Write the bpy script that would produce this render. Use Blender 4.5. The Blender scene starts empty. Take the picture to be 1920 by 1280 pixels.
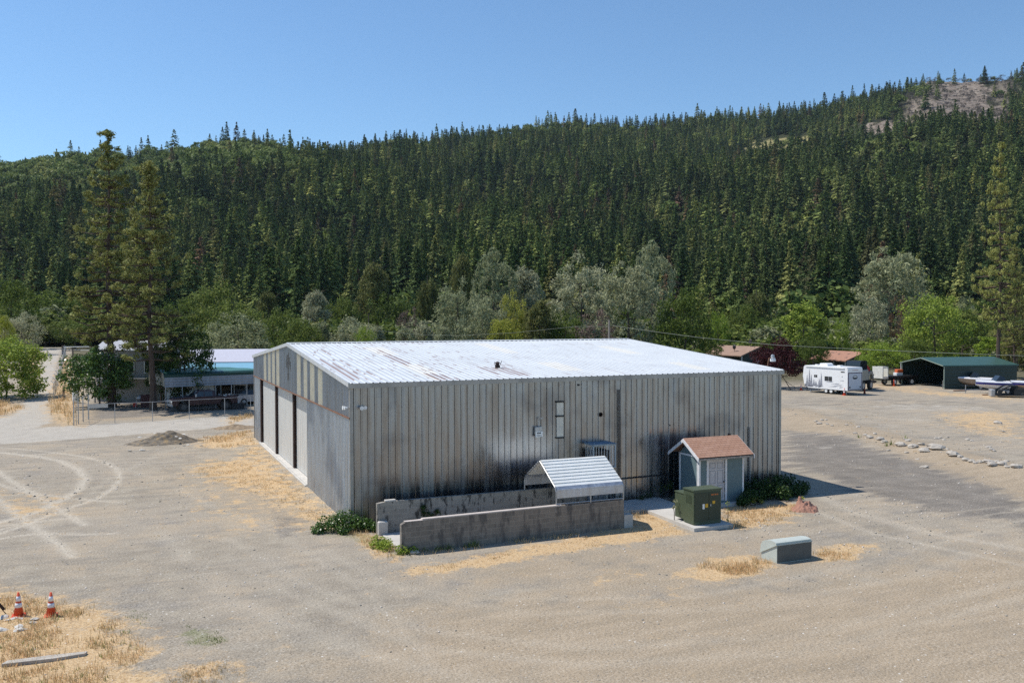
import bpy, math, random
import numpy as np
from mathutils import Matrix, Vector

sc = bpy.context.scene
COL = sc.collection
R = math.radians

# ------------------------------------------------------------------ camera
CAM = np.array([-8.7655, -38.2964, 8.9577])
YAW, PITCH, ROLL, FPX = 0.4023, -0.0255, -0.0023, 1695.3


def cam_axes():
    cy, sy, cp, sp = math.cos(YAW), math.sin(YAW), math.cos(PITCH), math.sin(PITCH)
    f = np.array([sy * cp, cy * cp, sp]); r = np.array([cy, -sy, 0.0]); u = np.cross(r, f)
    cr, sr = math.cos(ROLL), math.sin(ROLL)
    return r * cr + u * sr, -r * sr + u * cr, f


AX_R, AX_U, AX_F = cam_axes()
cd = bpy.data.cameras.new('camera')
cam = bpy.data.objects.new('camera', cd); COL.objects.link(cam)
cam.matrix_world = Matrix([[AX_R[i], AX_U[i], -AX_F[i], CAM[i]] for i in range(3)] + [[0, 0, 0, 1]])
cd.sensor_width = 36; cd.lens = FPX * 36 / 1920
cd.clip_start = 0.1; cd.clip_end = 20000
sc.camera = cam

# ------------------------------------------------------------------ light
SUN = Vector((-0.5054, 0.4279, 1.0)).normalized()
w = bpy.data.worlds.new('World'); sc.world = w; w.use_nodes = True
nt = w.node_tree
sky = nt.nodes.new('ShaderNodeTexSky'); sky.sky_type = 'NISHITA'; sky.sun_disc = False
sky.sun_elevation = math.asin(SUN.z); sky.sun_rotation = math.atan2(SUN.x, SUN.y) % (2 * math.pi)
sky.altitude = 400; sky.air_density = 1.0; sky.dust_density = 0.0; sky.ozone_density = 6.0
bg = nt.nodes['Background']; bg.inputs[1].default_value = 0.138
tint = nt.nodes.new('ShaderNodeMix'); tint.data_type = 'RGBA'; tint.blend_type = 'MULTIPLY'; tint.inputs[0].default_value = 1.0
tint.inputs[7].default_value = (.94, 1.02, 1.0, 1)
nt.links.new(sky.outputs[0], tint.inputs[6]); nt.links.new(tint.outputs[2], bg.inputs[0])
sl = bpy.data.lights.new('sun', 'SUN'); sl.energy = 4.6; sl.angle = R(0.5); sl.color = (1, 0.95, 0.86)
so = bpy.data.objects.new('sun', sl); COL.objects.link(so)
so.rotation_euler = SUN.to_track_quat('Z', 'Y').to_euler(); so.location = (0, 0, 60)
sc.view_settings.view_transform = 'Standard'; sc.view_settings.look = 'None'
sc.view_settings.exposure = 0.12; sc.view_settings.gamma = 1.0
sc.cycles.max_bounces = 6; sc.cycles.diffuse_bounces = 3; sc.cycles.glossy_bounces = 3
sc.cycles.transparent_max_bounces = 6; sc.cycles.volume_bounces = 0
sc.cycles.use_denoising = False


# ------------------------------------------------------------------ measuring
def ray(x, y):
    return AX_F + AX_R * (x - 960) / FPX + AX_U * (640 - y) / FPX


def G(x, y, z=0.0):
    d = ray(x, y); t = (z - CAM[2]) / d[2]
    return CAM + d * t


def AT(x, y, depth):
    return CAM + ray(x, y) * depth


FH = np.array([math.sin(YAW), math.cos(YAW)]); RH = np.array([math.cos(YAW), -math.sin(YAW)])


def view_coords(X, Y):
    dx = X - CAM[0]; dy = Y - CAM[1]
    dep = dx * FH[0] + dy * FH[1]
    lat = dx * RH[0] + dy * RH[1]
    return dep, lat


# ------------------------------------------------------------------ value noise (numpy)
_rs = np.random.RandomState(5)
_tab = _rs.rand(256, 256)


def vnoise(x, y):
    xi = np.floor(x).astype(int); yi = np.floor(y).astype(int)
    fx = x - xi; fy = y - yi
    fx = fx * fx * (3 - 2 * fx); fy = fy * fy * (3 - 2 * fy)
    a = _tab[xi & 255, yi & 255]; b = _tab[(xi + 1) & 255, yi & 255]
    c = _tab[xi & 255, (yi + 1) & 255]; d = _tab[(xi + 1) & 255, (yi + 1) & 255]
    return (a * (1 - fx) + b * fx) * (1 - fy) + (c * (1 - fx) + d * fx) * fy


def fbm(x, y, o=4):
    s = 0; a = .5; t = 0
    for i in range(o):
        s = s + a * vnoise(x * 2 ** i + 17.3 * i, y * 2 ** i + 9.1 * i); t += a; a *= .5
    return s / t


# ------------------------------------------------------------------ ground height
def ground_z(X, Y):
    X = np.asarray(X, float); Y = np.asarray(Y, float)
    dep, lat = view_coords(X, Y)
    px = 960 + FPX * lat / np.maximum(dep, 1)
    z = (fbm(X * .35, Y * .35, 3) - .5) * .10
    near = np.clip((np.hypot(X - 11, Y - 14) - 24) / 12, 0, 1)
    z = z * (.15 + .85 * near)
    # gravel driveway climbing at the left, behind the pines
    rise = np.clip((dep - 92) / 75, 0, 1); rise = rise * rise * (3 - 2 * rise) * 3.6
    z = z + rise * np.clip((420 - px) / 200, 0, 1)
    # low rocky berm at the right
    bx, by = BERM
    d = seg_dist(X, Y, bx, by)
    z = z + .28 * np.exp(-(d / 1.6) ** 2)
    return z


def seg_dist(X, Y, px, py, closed=False):
    n = len(px); best = np.full(np.shape(X), 1e9)
    for i in range(n if closed else n - 1):
        ax, ay = px[i], py[i]; bx, by = px[(i + 1) % n], py[(i + 1) % n]
        vx, vy = bx - ax, by - ay; L = vx * vx + vy * vy + 1e-12
        t = np.clip(((X - ax) * vx + (Y - ay) * vy) / L, 0, 1)
        best = np.minimum(best, np.hypot(X - ax - t * vx, Y - ay - t * vy))
    return best


def inside(X, Y, px, py):
    c = np.zeros(np.shape(X), bool); n = len(px); j = n - 1
    for i in range(n):
        den = (py[j] - py[i]) or 1e-12
        c ^= ((py[i] > Y) != (py[j] > Y)) & (X < (px[j] - px[i]) * (Y - py[i]) / den + px[i])
        j = i
    return c


def line_w(pts):
    g = [G(*p) for p in pts]
    return [p[0] for p in g], [p[1] for p in g]


BERM = line_w([(1470, 770), (1540, 790), (1620, 815), (1700, 835), (1760, 850), (1850, 872), (1920, 888), (2050, 920)])

# ------------------------------------------------------------------ hill
RIDGE = [(-400, 330), (0, 297), (130, 283), (200, 276), (250, 273), (350, 266), (400, 254), (460, 246), (500, 249),
         (560, 264), (620, 266), (680, 260), (760, 243), (830, 241), (880, 237), (950, 225), (1040, 215), (1180, 217),
         (1300, 209), (1400, 202), (1460, 196), (1550, 184), (1640, 163), (1700, 142), (1740, 128), (1800, 130),
         (1870, 126), (1920, 118), (2100, 80), (2500, 60)]
D0 = 262.0


def hill_D(px):
    return np.interp(px, [-400, 0, 450, 620, 900, 1400, 1920, 2500], [950, 950, 1000, 1150, 1350, 1450, 1250, 1200])


def hill_T(px):
    yr = np.interp(px, [p[0] for p in RIDGE], [p[1] for p in RIDGE])
    D = hill_D(px)
    return (597 - yr) / FPX - np.interp(px, [0, 520, 640], [15., 15., 22.]) / D


def hill_z(px, dep):
    D = hill_D(px); T = hill_T(px)
    t = (dep - D0) / (D - D0)
    tc = np.clip(t, 0, 1)
    e0 = -0.0345
    g = tc ** .58
    z = CAM[2] + (e0 + (T - e0) * g) * dep
    lat = (px - 960) / FPX * dep
    bump = (fbm(lat / 170. + 40, dep / 260. + 3, 3) - .5) * 85 * np.clip(tc * 4, 0, 1) * np.clip((1 - tc) * 3, 0, 1)
    z = z + bump
    z = np.where(t > 1, z - (t - 1) * 420, z)
    z = np.where(t < 0, -3.0, z)
    return z


def hill_from_px(x, y):
    """depth on the hillside that shows at picture point (x, y)"""
    d = np.linspace(D0 + 3, float(hill_D(x)), 500)
    z = hill_z(np.full_like(d, x), d)
    yy = 597 - FPX * (z - CAM[2]) / d
    k = np.argmax(yy <= y)
    return d[k] if yy.min() <= y else d[-1]


def hill_xy(px, dep):
    lat = (px - 960) / FPX * dep
    return CAM[0] + FH[0] * dep + RH[0] * lat, CAM[1] + FH[1] * dep + RH[1] * lat


# ------------------------------------------------------------------ materials
def srgb(r, g, b):
    return tuple(((c / 255) / 12.92 if c / 255 < .04045 else ((c / 255 + .055) / 1.055) ** 2.4) for c in (r, g, b))


class NT:
    def __init__(s, name):
        s.m = bpy.data.materials.new(name); s.m.use_nodes = True
        s.t = s.m.node_tree; s.p = s.t.nodes['Principled BSDF']; s.out = s.t.nodes['Material Output']

    def n(s, typ, **kw):
        n = s.t.nodes.new(typ)
        for k, v in kw.items():
            setattr(n, k, v)
        return n

    def l(s, a, b):
        s.t.links.new(a, b)

    def coord(s, kind='Object', scale=(1, 1, 1)):
        c = s.n('ShaderNodeTexCoord'); m = s.n('ShaderNodeMapping')
        m.inputs['Scale'].default_value = scale
        s.l(c.outputs[kind], m.inputs[0]); return m.outputs[0]

    def noise(s, vec, scale, detail=4, rough=.55):
        n = s.n('ShaderNodeTexNoise'); n.inputs['Scale'].default_value = scale
        n.inputs['Detail'].default_value = detail; n.inputs['Roughness'].default_value = rough
        s.l(vec, n.inputs['Vector']); return n.outputs['Fac']

    def ramp(s, fac, stops):
        r = s.n('ShaderNodeValToRGB'); e = r.color_ramp.elements
        while len(e) < len(stops):
            e.new(.5)
        for i, (p, c) in enumerate(stops):
            e[i].position = p; e[i].color = (*c, 1) if len(c) == 3 else c
        s.l(fac, r.inputs[0]); return r.outputs[0]

    def rng(s, fac, a, b, c=0., d=1., smooth=True):
        r = s.n('ShaderNodeMapRange'); r.clamp = True
        if smooth:
            r.interpolation_type = 'SMOOTHSTEP'
        for i, v in enumerate((a, b, c, d)):
            r.inputs[i + 1].default_value = v
        s.l(fac, r.inputs[0]); return r.outputs[0]

    def math(s, op, a, b=0.):
        n = s.n('ShaderNodeMath', operation=op)
        for i, v in enumerate((a, b)):
            if isinstance(v, (int, float)):
                n.inputs[i].default_value = v
            else:
                s.l(v, n.inputs[i])
        return n.outputs[0]

    def mix(s, fac, a, b, mode='MIX'):
        n = s.n('ShaderNodeMix', data_type='RGBA', blend_type=mode)
        for k, v in ((0, fac), (6, a), (7, b)):
            if isinstance(v, (int, float)):
                n.inputs[k].default_value = v
            elif isinstance(v, tuple):
                n.inputs[k].default_value = (*v[:3], 1)
            else:
                s.l(v, n.inputs[k])
        return n.outputs[2]

    def attr(s, name):
        return s.n('ShaderNodeAttribute', attribute_name=name).outputs

    def bump(s, h, strength=.3, dist=.02):
        b = s.n('ShaderNodeBump'); b.inputs['Strength'].default_value = strength; b.inputs['Distance'].default_value = dist
        s.l(h, b.inputs['Height']); s.l(b.outputs[0], s.p.inputs['Normal'])


_cache = {}


def M(name, col, rough=.75, metal=0., var=.25, scale=3., stretch=(1, 1, 1), bump=.0, spec=.4, col2=None, cov=.5):
    """plain procedural material: colour broken up by two octaves of weathering"""
    if name in _cache:
        return _cache[name]
    k = NT(name); v = k.coord('Object', stretch)
    n1 = k.noise(v, scale, 5, .6); n2 = k.noise(v, scale * 7, 3, .6)
    f = k.math('ADD', k.math('MULTIPLY', n1, .65), k.math('MULTIPLY', n2, .35))
    lo = tuple(c * (1 - var) for c in col); hi = tuple(min(1, c * (1 + var)) for c in col)
    c = k.ramp(f, [(.32, lo), (.68, hi)])
    if col2:
        c = k.mix(k.rng(n1, cov, cov + .12), c, col2)
    k.l(c, k.p.inputs['Base Color'])
    k.p.inputs['Metallic'].default_value = metal
    k.p.inputs['Specular IOR Level'].default_value = spec
    k.l(k.rng(n2, .3, .7, max(.04, rough - .08), min(1, rough + .08)), k.p.inputs['Roughness'])
    if bump:
        k.bump(n2, bump, .01)
    _cache[name] = k.m
    return k.m


def leaf_mat(name, stops, trans=.25, island=.35, rough=.6, spec=.12, stand=False):
    """foliage: colour from a random number per plant, broken up per leaf"""
    if name in _cache:
        return _cache[name]
    k = NT(name)
    oi = k.n('ShaderNodeObjectInfo'); ge = k.n('ShaderNodeNewGeometry')
    c = k.ramp(oi.outputs['Random'], stops)
    if stand:
        # stands of different age and kind; dark tone also paints in shadow masses
        nz = k.noise(oi.outputs['Location'], .011, 4, .65)
        c = k.mix(k.rng(nz, .36, .64), k.mix(1., c, (.50, .55, .64), 'MULTIPLY'), k.mix(1., c, (1.18, 1.12, .98), 'MULTIPLY'))
    h = k.n('ShaderNodeHueSaturation')
    k.l(k.rng(ge.outputs['Random Per Island'], 0, 1, 1 - island, 1 + island, False), h.inputs['Value'])
    k.l(k.rng(ge.outputs['Random Per Island'], 0, 1, .515, .485, False), h.inputs['Hue'])
    k.l(c, h.inputs['Color'])
    k.p.inputs['Roughness'].default_value = rough; k.p.inputs['Specular IOR Level'].default_value = spec
    k.l(h.outputs[0], k.p.inputs['Base Color'])
    tr = k.n('ShaderNodeBsdfTranslucent'); k.l(h.outputs[0], tr.inputs[0])
    ms = k.n('ShaderNodeMixShader'); ms.inputs[0].default_value = trans
    k.l(k.p.outputs[0], ms.inputs[1]); k.l(tr.outputs[0], ms.inputs[2]); k.l(ms.outputs[0], k.out.inputs[0])
    _cache[name] = k.m
    return k.m


def glass(name='dark window glass', col=(.02, .025, .03)):
    if name in _cache:
        return _cache[name]
    m = M(name, col, rough=.12, var=.2, spec=.8)
    return m


# ------------------------------------------------------------------ mesh builder
class MB:
    def __init__(s):
        s.v = []; s.f = []; s.mi = []

    def add(s, verts, faces, mi=0):
        o = len(s.v); s.v += [tuple(map(float, p)) for p in verts]
        s.f += [tuple(o + i for i in f) for f in faces]; s.mi += [mi] * len(faces)
        return s

    def box(s, x0, x1, y0, y1, z0, z1, mi=0):
        return s.add([(x0, y0, z0), (x1, y0, z0), (x1, y1, z0), (x0, y1, z0), (x0, y0, z1), (x1, y0, z1), (x1, y1, z1), (x0, y1, z1)],
                     [(0, 3, 2, 1), (4, 5, 6, 7), (0, 1, 5, 4), (1, 2, 6, 5), (2, 3, 7, 6), (3, 0, 4, 7)], mi)

    def bbox(s, x0, x1, y0, y1, z0, z1, b=.03, mi=0):
        """box with chamfered vertical and top edges"""
        ring = [(x0 + b, y0), (x1 - b, y0), (x1, y0 + b), (x1, y1 - b), (x1 - b, y1), (x0 + b, y1), (x0, y1 - b), (x0, y0 + b)]
        cx, cy = (x0 + x1) / 2, (y0 + y1) / 2
        ins = [(cx + (x - cx) * (1 - 2 * b / max(x1 - x0, 1e-6)), cy + (y - cy) * (1 - 2 * b / max(y1 - y0, 1e-6))) for x, y in ring]
        V = [(x, y, z0) for x, y in ring] + [(x, y, z1 - b) for x, y in ring] + [(x, y, z1) for x, y in ins]
        F = [tuple(range(7, -1, -1)), tuple(range(16, 24))]
        for k in (0, 8):
            F += [(k + i, k + (i + 1) % 8, k + 8 + (i + 1) % 8, k + 8 + i) for i in range(8)]
        return s.add(V, F, mi)

    def prism(s, poly, a0, a1, axis='x', mi=0):
        """poly in the two other axes, extruded along axis"""
        def P(p, a):
            return {'x': (a, p[0], p[1]), 'y': (p[0], a, p[1]), 'z': (p[0], p[1], a)}[axis]
        n = len(poly)
        V = [P(p, a0) for p in poly] + [P(p, a1) for p in poly]
        F = [tuple(range(n)), tuple(range(2 * n - 1, n - 1, -1))] + [(i, i + n, (i + 1) % n + n, (i + 1) % n) for i in range(n)]
        return s.add(V, F, mi)

    def tube(s, pts, rad, n=8, mi=0, cap=True):
        pts = [Vector(p) for p in pts]
        if not hasattr(rad, '__len__'):
            rad = [rad] * len(pts)
        V = []; F = []
        up = None
        for i, p in enumerate(pts):
            d = (pts[min(i + 1, len(pts) - 1)] - pts[max(i - 1, 0)]).normalized()
            if up is None:
                up = Vector((0, 0, 1)) if abs(d.z) < .9 else Vector((1, 0, 0))
            a = d.cross(up).normalized(); b = a.cross(d).normalized(); up = b
            for k in range(n):
                t = 2 * math.pi * k / n
                V.append(p + a * math.cos(t) * rad[i] + b * math.sin(t) * rad[i])
        for i in range(len(pts) - 1):
            for k in range(n):
                F.append((i * n + k, i * n + (k + 1) % n, (i + 1) * n + (k + 1) % n, (i + 1) * n + k))
        if cap:
            F += [tuple(range(n - 1, -1, -1)), tuple(range((len(pts) - 1) * n, len(pts) * n))]
        return s.add(V, F, mi)

    def lathe(s, prof, n=20, c=(0, 0, 0), axis='z', mi=0):
        V = []; F = []
        for r, h in prof:
            for k in range(n):
                t = 2 * math.pi * k / n; a, b = r * math.cos(t), r * math.sin(t)
                V.append({'z': (c[0] + a, c[1] + b, c[2] + h), 'x': (c[0] + h, c[1] + a, c[2] + b), 'y': (c[0] + a, c[1] + h, c[2] + b)}[axis])
        m = len(prof)
        for i in range(m - 1):
            for k in range(n):
                F.append((i * n + k, i * n + (k + 1) % n, (i + 1) * n + (k + 1) % n, (i + 1) * n + k))
        F += [tuple(range(n - 1, -1, -1)), tuple(range((m - 1) * n, m * n))]
        return s.add(V, F, mi)

    def quad(s, a, b, c, d, mi=0):
        return s.add([a, b, c, d], [(0, 1, 2, 3)], mi)

    def arr(s, V, F, mi=0):
        """numpy verts and faces"""
        o = len(s.v); s.v += list(map(tuple, V)); s.f += [tuple(int(o + i) for i in f) for f in F]; s.mi += [mi] * len(F)
        return s

    def mesh(s, name, mats, smooth=False):
        me = bpy.data.meshes.new(name); me.from_pydata(s.v, [], s.f)
        if not isinstance(mats, (list, tuple)):
            mats = [mats]
        for m in mats:
            me.materials.append(m)
        if len(mats) > 1:
            me.polygons.foreach_set('material_index', s.mi)
        if smooth:
            me.polygons.foreach_set('use_smooth', [True] * len(me.polygons))
        me.update()
        return me

    def build(s, name, mats, parent=None, smooth=False, **kw):
        o = bpy.data.objects.new(name, s.mesh(name, mats, smooth)); COL.objects.link(o)
        if parent:
            o.parent = parent
        for k, v in kw.items():
            o[k] = v
        return o


def fast_mesh(name, V, F, mats, smooth=False):
    """numpy mesh with uniform face size"""
    V = np.asarray(V, np.float32); F = np.asarray(F, np.int32)
    me = bpy.data.meshes.new(name)
    me.vertices.add(len(V)); me.vertices.foreach_set('co', V.ravel())
    n, k = F.shape
    me.loops.add(n * k); me.loops.foreach_set('vertex_index', F.ravel())
    me.polygons.add(n); me.polygons.foreach_set('loop_start', np.arange(n, dtype=np.int32) * k)
    try:
        me.polygons.foreach_set('loop_total', np.full(n, k, np.int32))
    except Exception:
        pass
    for m in (mats if isinstance(mats, (list, tuple)) else [mats]):
        me.materials.append(m)
    if smooth:
        me.polygons.foreach_set('use_smooth', np.ones(n, bool))
    me.update(calc_edges=True); me.validate()
    return me


def link(name, me, parent=None, loc=None):
    o = bpy.data.objects.new(name, me); COL.objects.link(o)
    if parent:
        o.parent = parent
    if loc is not None:
        o.location = loc
    return o


def thing(name, label, cat, loc=(0, 0, 0), rotz=0., group=None):
    o = bpy.data.objects.new(name, None); COL.objects.link(o)
    o.empty_display_size = .3
    o.location = tuple(map(float, loc)); o.rotation_euler = (0, 0, rotz); o['label'] = label; o['category'] = cat
    if group:
        o['group'] = group
    return o


def tag(o, label, cat, group=None, kind=None):
    o['label'] = label
    o['category'] = cat
    if group:
        o['group'] = group
    if kind:
        o['kind'] = kind
    return o


def dup(root, loc, rotz=0., scale=None, label=None, group=None):
    r = root.copy(); COL.objects.link(r); r.location = tuple(map(float, loc)); r.rotation_euler = (0, 0, rotz)
    if scale is not None:
        r.scale = scale if hasattr(scale, '__len__') else (scale,) * 3
    if label:
        r['label'] = label
    if group:
        r['group'] = group
    for ch in list(root.children):
        c = ch.copy(); COL.objects.link(c); c.parent = r
        for g in ch.children:
            d = g.copy(); COL.objects.link(d); d.parent = c
    return r
# ------------------------------------------------------------------ ground sheet
def spaced(lo, hi, dlo, dhi, step, growth=1.09):
    a = list(np.arange(dlo, dhi + 1e-6, step)); s = step; x = dhi
    while x < hi:
        s *= growth; x += s; a.append(min(x, hi))
    s = step; x = dlo; b = []
    while x > lo:
        s *= growth; x -= s; b.append(max(x, lo))
    return np.array(b[::-1] + a)


gx = spaced(-4500, 4500, -28, 36, .22); gy = spaced(-900, 5200, -30, 48, .22)
GXX, GYY = np.meshgrid(gx, gy, indexing='ij')
X = GXX.ravel(); Y = GYY.ravel()
Z = ground_z(X, Y)
nx, ny = len(gx), len(gy)
ii = (np.arange(nx - 1)[:, None] * ny + np.arange(ny - 1)[None, :]).ravel()
F = np.stack([ii, ii + ny, ii + ny + 1, ii + 1], 1)


def poly_mask(pts, blur):
    px, py = line_w(pts)
    m = np.zeros(len(X))
    sel = (X > min(px) - 3 * blur) & (X < max(px) + 3 * blur) & (Y > min(py) - 3 * blur) & (Y < max(py) + 3 * blur)
    if not sel.any():
        return m
    xs, ys = X[sel], Y[sel]
    d = seg_dist(xs, ys, px, py, True); d = np.where(inside(xs, ys, px, py), d, -d)
    m[sel] = np.clip(.5 + d / blur / 2, 0, 1)
    return m


def track(pts, wd, scale=3.84, off=(0, 780)):
    pts = [(off[0] + p[0] / scale, off[1] + p[1] / scale) for p in pts]
    px, py = line_w(pts); m = np.zeros(len(X))
    sel = (X > min(px) - 2) & (X < max(px) + 2) & (Y > min(py) - 2) & (Y < max(py) + 2)
    m[sel] = np.exp(-(seg_dist(X[sel], Y[sel], px, py) / wd) ** 2)
    return m


GRASS = [([(462, 835), (490, 836), (560, 905), (640, 972), (590, 985), (530, 950), (470, 925), (400, 905), (350, 880), (400, 862), (450, 860)], 1.2, .9),
         ([(-60, 1095), (60, 1118), (120, 1125), (190, 1140), (235, 1180), (280, 1215), (250, 1250), (330, 1290), (330, 1400), (-300, 1400)], .7, 1.05),
         ([(330, 1250), (430, 1240), (470, 1290), (460, 1380), (300, 1350)], .6, .8),
         ([(752, 1068), (900, 1040), (1060, 1010), (1170, 985), (1215, 955), (1290, 1000), (1215, 1012), (1060, 1036), (900, 1062), (765, 1082)], .35, 1.),
         ([(1275, 1080), (1330, 1052), (1400, 1040), (1450, 1055), (1400, 1085), (1330, 1090)], .35, 1.15),
         ([(1525, 1035), (1570, 1018), (1640, 1022), (1600, 1050), (1540, 1052)], .35, 1.),
         ([(1355, 955), (1400, 946), (1480, 942), (1530, 946), (1500, 965), (1440, 985), (1370, 990), (1350, 975)], .5, .95),
         ([(375, 822), (470, 805), (482, 832), (420, 840), (370, 838)], .8, 1.1),
         ([(610, 985), (650, 1000), (690, 1035), (760, 1060), (740, 1030), (700, 1000)], .3, .9),
         ([(-80, 745), (20, 755), (45, 765), (0, 782), (-100, 790)], 1., 1.),
         ([(98, 735), (125, 700), (142, 715), (142, 800), (110, 790), (88, 768)], 1.2, 1.05),
         ([(60, 690), (78, 700), (72, 730), (50, 745), (40, 720)], 1.5, .8),
         ([(420, 785), (475, 775), (478, 782), (430, 795)], .8, .9),
         ([(1560, 716), (1690, 722), (1780, 735), (1920, 742), (1920, 752), (1760, 742), (1600, 722)], 1.2, .8),
         ([(1750, 775), (1850, 768), (1920, 778), (1920, 820), (1840, 815), (1780, 800)], 1.5, .75),
         ([(1180, 1140), (1260, 1100), (1300, 1080), (1270, 1120)], .5, .5),
         ([(1120, 1075), (1190, 1060), (1200, 1075), (1120, 1095)], .4, .5),
         ([(0, 920), (120, 930), (140, 960), (60, 975), (-40, 965)], 1., .55),
         ([(360, 920), (470, 930), (560, 990), (420, 1000), (380, 960)], 1.2, .5)]
TAN = [([(1462, 762), (1520, 770), (1620, 800), (1750, 832), (1950, 885), (1950, 945), (1850, 915), (1700, 862), (1600, 818), (1462, 806)], 1.5, 1.),
       ([(560, 1280), (760, 1120), (1100, 1090), (1500, 1080), (1920, 1000), (2100, 1000), (2100, 1500), (500, 1500)], 3., .8),
       ([(700, 1085), (900, 1050), (1200, 1015), (1500, 1000), (1620, 1060), (1400, 1110), (900, 1110)], 1.2, .6),
       ([(100, 760), (140, 760), (200, 800), (60, 815), (20, 800)], 1.5, .8),
       ([(0, 1085), (180, 1130), (320, 1200), (250, 1260), (-50, 1280), (-200, 1100)], .8, .7),
       ([(380, 870), (560, 900), (650, 975), (560, 1010), (380, 940)], 1.5, .6),
       ([(150, 758), (470, 738), (480, 775), (150, 792)], 1.2, .9)]
DARK = [([(165, 740), (480, 735), (478, 768), (300, 780), (165, 788)], 1.2, .8),  # dark dirt behind the fence, its shadows put into the tone as well
        ([(1462, 806), (1580, 815), (1680, 850), (1780, 880), (1920, 930), (1960, 985), (1800, 975), (1650, 935), (1560, 905), (1500, 880), (1460, 878)], 1.8, .9),
        ([(1480, 740), (1600, 745), (1920, 752), (1920, 765), (1700, 760), (1465, 765)], 1.5, .45),
        ([(1780, 795), (1830, 790), (1860, 800), (1800, 806)], .8, .7),
        ([(0, 825), (230, 812), (420, 797), (475, 796), (475, 806), (300, 820), (0, 850)], 1.2, .35),
        ([(480, 935), (560, 960), (600, 1000), (520, 1000)], .8, .6),
        ([(420, 898), (520, 905), (500, 935), (430, 925)], .6, .5),
        ([(500, 985), (545, 975), (560, 1000), (520, 1012)], .4, .8)]
PALE = [([(-60, 806), (60, 803), (240, 792), (475, 777), (475, 797), (300, 810), (100, 826), (-60, 836)], .8, 1.),
        ([(-60, 800), (20, 778), (44, 762), (48, 735), (70, 710), (86, 685), (84, 668), (92, 655), (124, 654), (121, 680), (108, 708), (98, 740), (92, 762), (100, 790), (60, 806), (-60, 815)], .7, .9),
        ([(1600, 762), (1700, 756), (1850, 760), (1890, 770), (1800, 772), (1650, 768)], .8, .45),
        ([(1465, 843), (1560, 835), (1600, 832), (1590, 838), (1470, 848)], .4, .45)]
GREEN = [([(335, 1190), (350, 1172), (400, 1180), (425, 1200), (395, 1216), (350, 1210)], .25, 1.),
         ([(225, 1150), (250, 1135), (285, 1160), (260, 1172)], .3, .6),
         ([(590, 1000), (640, 975), (700, 1000), (770, 1035), (740, 1045), (660, 1015)], .3, .8)]
TRACKS = [([(-60, 258), (0, 260), (250, 285), (430, 320), (560, 380), (610, 450), (560, 530), (440, 600), (250, 690), (100, 730), (-40, 770)], .26),
          ([(-40, 380), (0, 410), (120, 490), (230, 550), (340, 620), (440, 680), (540, 740), (610, 780)], .2),
          ([(-60, 570), (0, 610), (100, 690), (210, 770), (300, 840), (430, 930), (520, 1010)], .22),
          ([(-40, 480), (0, 490), (150, 540), (300, 560), (500, 590), (700, 605), (840, 615)], .14),
          ([(-60, 860), (0, 840), (150, 790), (350, 710), (520, 650), (700, 590), (820, 510), (860, 450), (840, 380), (760, 330), (600, 290), (400, 262), (250, 275)], .16),
          ([(-60, 800), (0, 790), (200, 760), (480, 735)], .13), ([(-60, 885), (200, 850), (300, 840), (600, 850), (820, 840)], .14),
          ([(-60, 225), (100, 232), (160, 240), (420, 262)], .1), ([(-60, 830), (150, 775), (400, 735)], .1)]


def combine(lst):
    m = np.zeros(len(X))
    for pts, b, a in lst:
        m = np.maximum(m, poly_mask(pts, b) * a)
    return m


m_grass = combine([(p, b * 1.7, a) for p, b, a in GRASS]); m_tan = combine(TAN); m_dark = combine(DARK); m_pale = combine(PALE); m_green = combine(GREEN)
m_track = np.zeros(len(X))
for pts, wd in TRACKS:
    m_track = np.maximum(m_track, track(pts, wd))
# long faint wheel arcs across the foreground and along the right
for pts, wd in [([(430, 1010), (560, 1090), (800, 1180), (1100, 1215), (1500, 1190), (1920, 1090)], .25),
                ([(600, 1030), (760, 1110), (1000, 1150), (1400, 1140), (1700, 1080), (1920, 1010)], .25),
                ([(420, 1040), (560, 1120), (800, 1215), (1100, 1245), (1500, 1222), (1960, 1110)], .25), ([(640, 1085), (900, 1122), (1300, 1118), (1600, 1062), (1920, 975)], .2), ([(500, 985), (640, 1075), (700, 1120), (820, 1260)], .2),
                ([(1480, 940), (1640, 1000), (1920, 1060)], .22), ([(470, 800), (300, 850), (200, 900), (60, 1010)], .25), ([(560, 1000), (420, 960), (300, 900), (180, 862), (0, 850)], .2), ([(1465, 758), (1650, 775), (1930, 830)], .35),
                ([(300, 1000), (420, 1120), (700, 1230), (1000, 1300)], .45),
                ([(1480, 900), (1600, 960), (1750, 1000), (1920, 1030)], .4)]:
    m_track = np.maximum(m_track, (.24 + .2 * (pts[0][0] > 1400)) * track(pts, wd, 1, (0, 0)) * (.45 + fbm(X * .25, Y * .25, 2)))
Z = Z - .035 * m_track
dep, lat = view_coords(X, Y)
pxx = 960 + FPX * lat / np.maximum(dep, 1)
# rough dry undergrowth past the yards
m_far = np.clip((dep - 118) / 14, 0, 1)
m_far = np.where(pxx < 135, np.clip((dep - 165) / 12, 0, 1), m_far)
m_far = np.where(dep < 0, 0, m_far)

me = fast_mesh('ground', np.stack([X, Y, Z], 1), F, [], True)
for nm, (a, b, c) in dict(mask_a=(m_grass, m_tan, m_dark), mask_b=(m_pale, m_green, m_track), mask_c=(m_far, m_far, m_far)).items():
    at = me.attributes.new(nm, 'FLOAT_COLOR', 'POINT')
    at.data.foreach_set('color', np.stack([a, b, c, np.ones(len(X))], 1).astype(np.float32).ravel())

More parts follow.
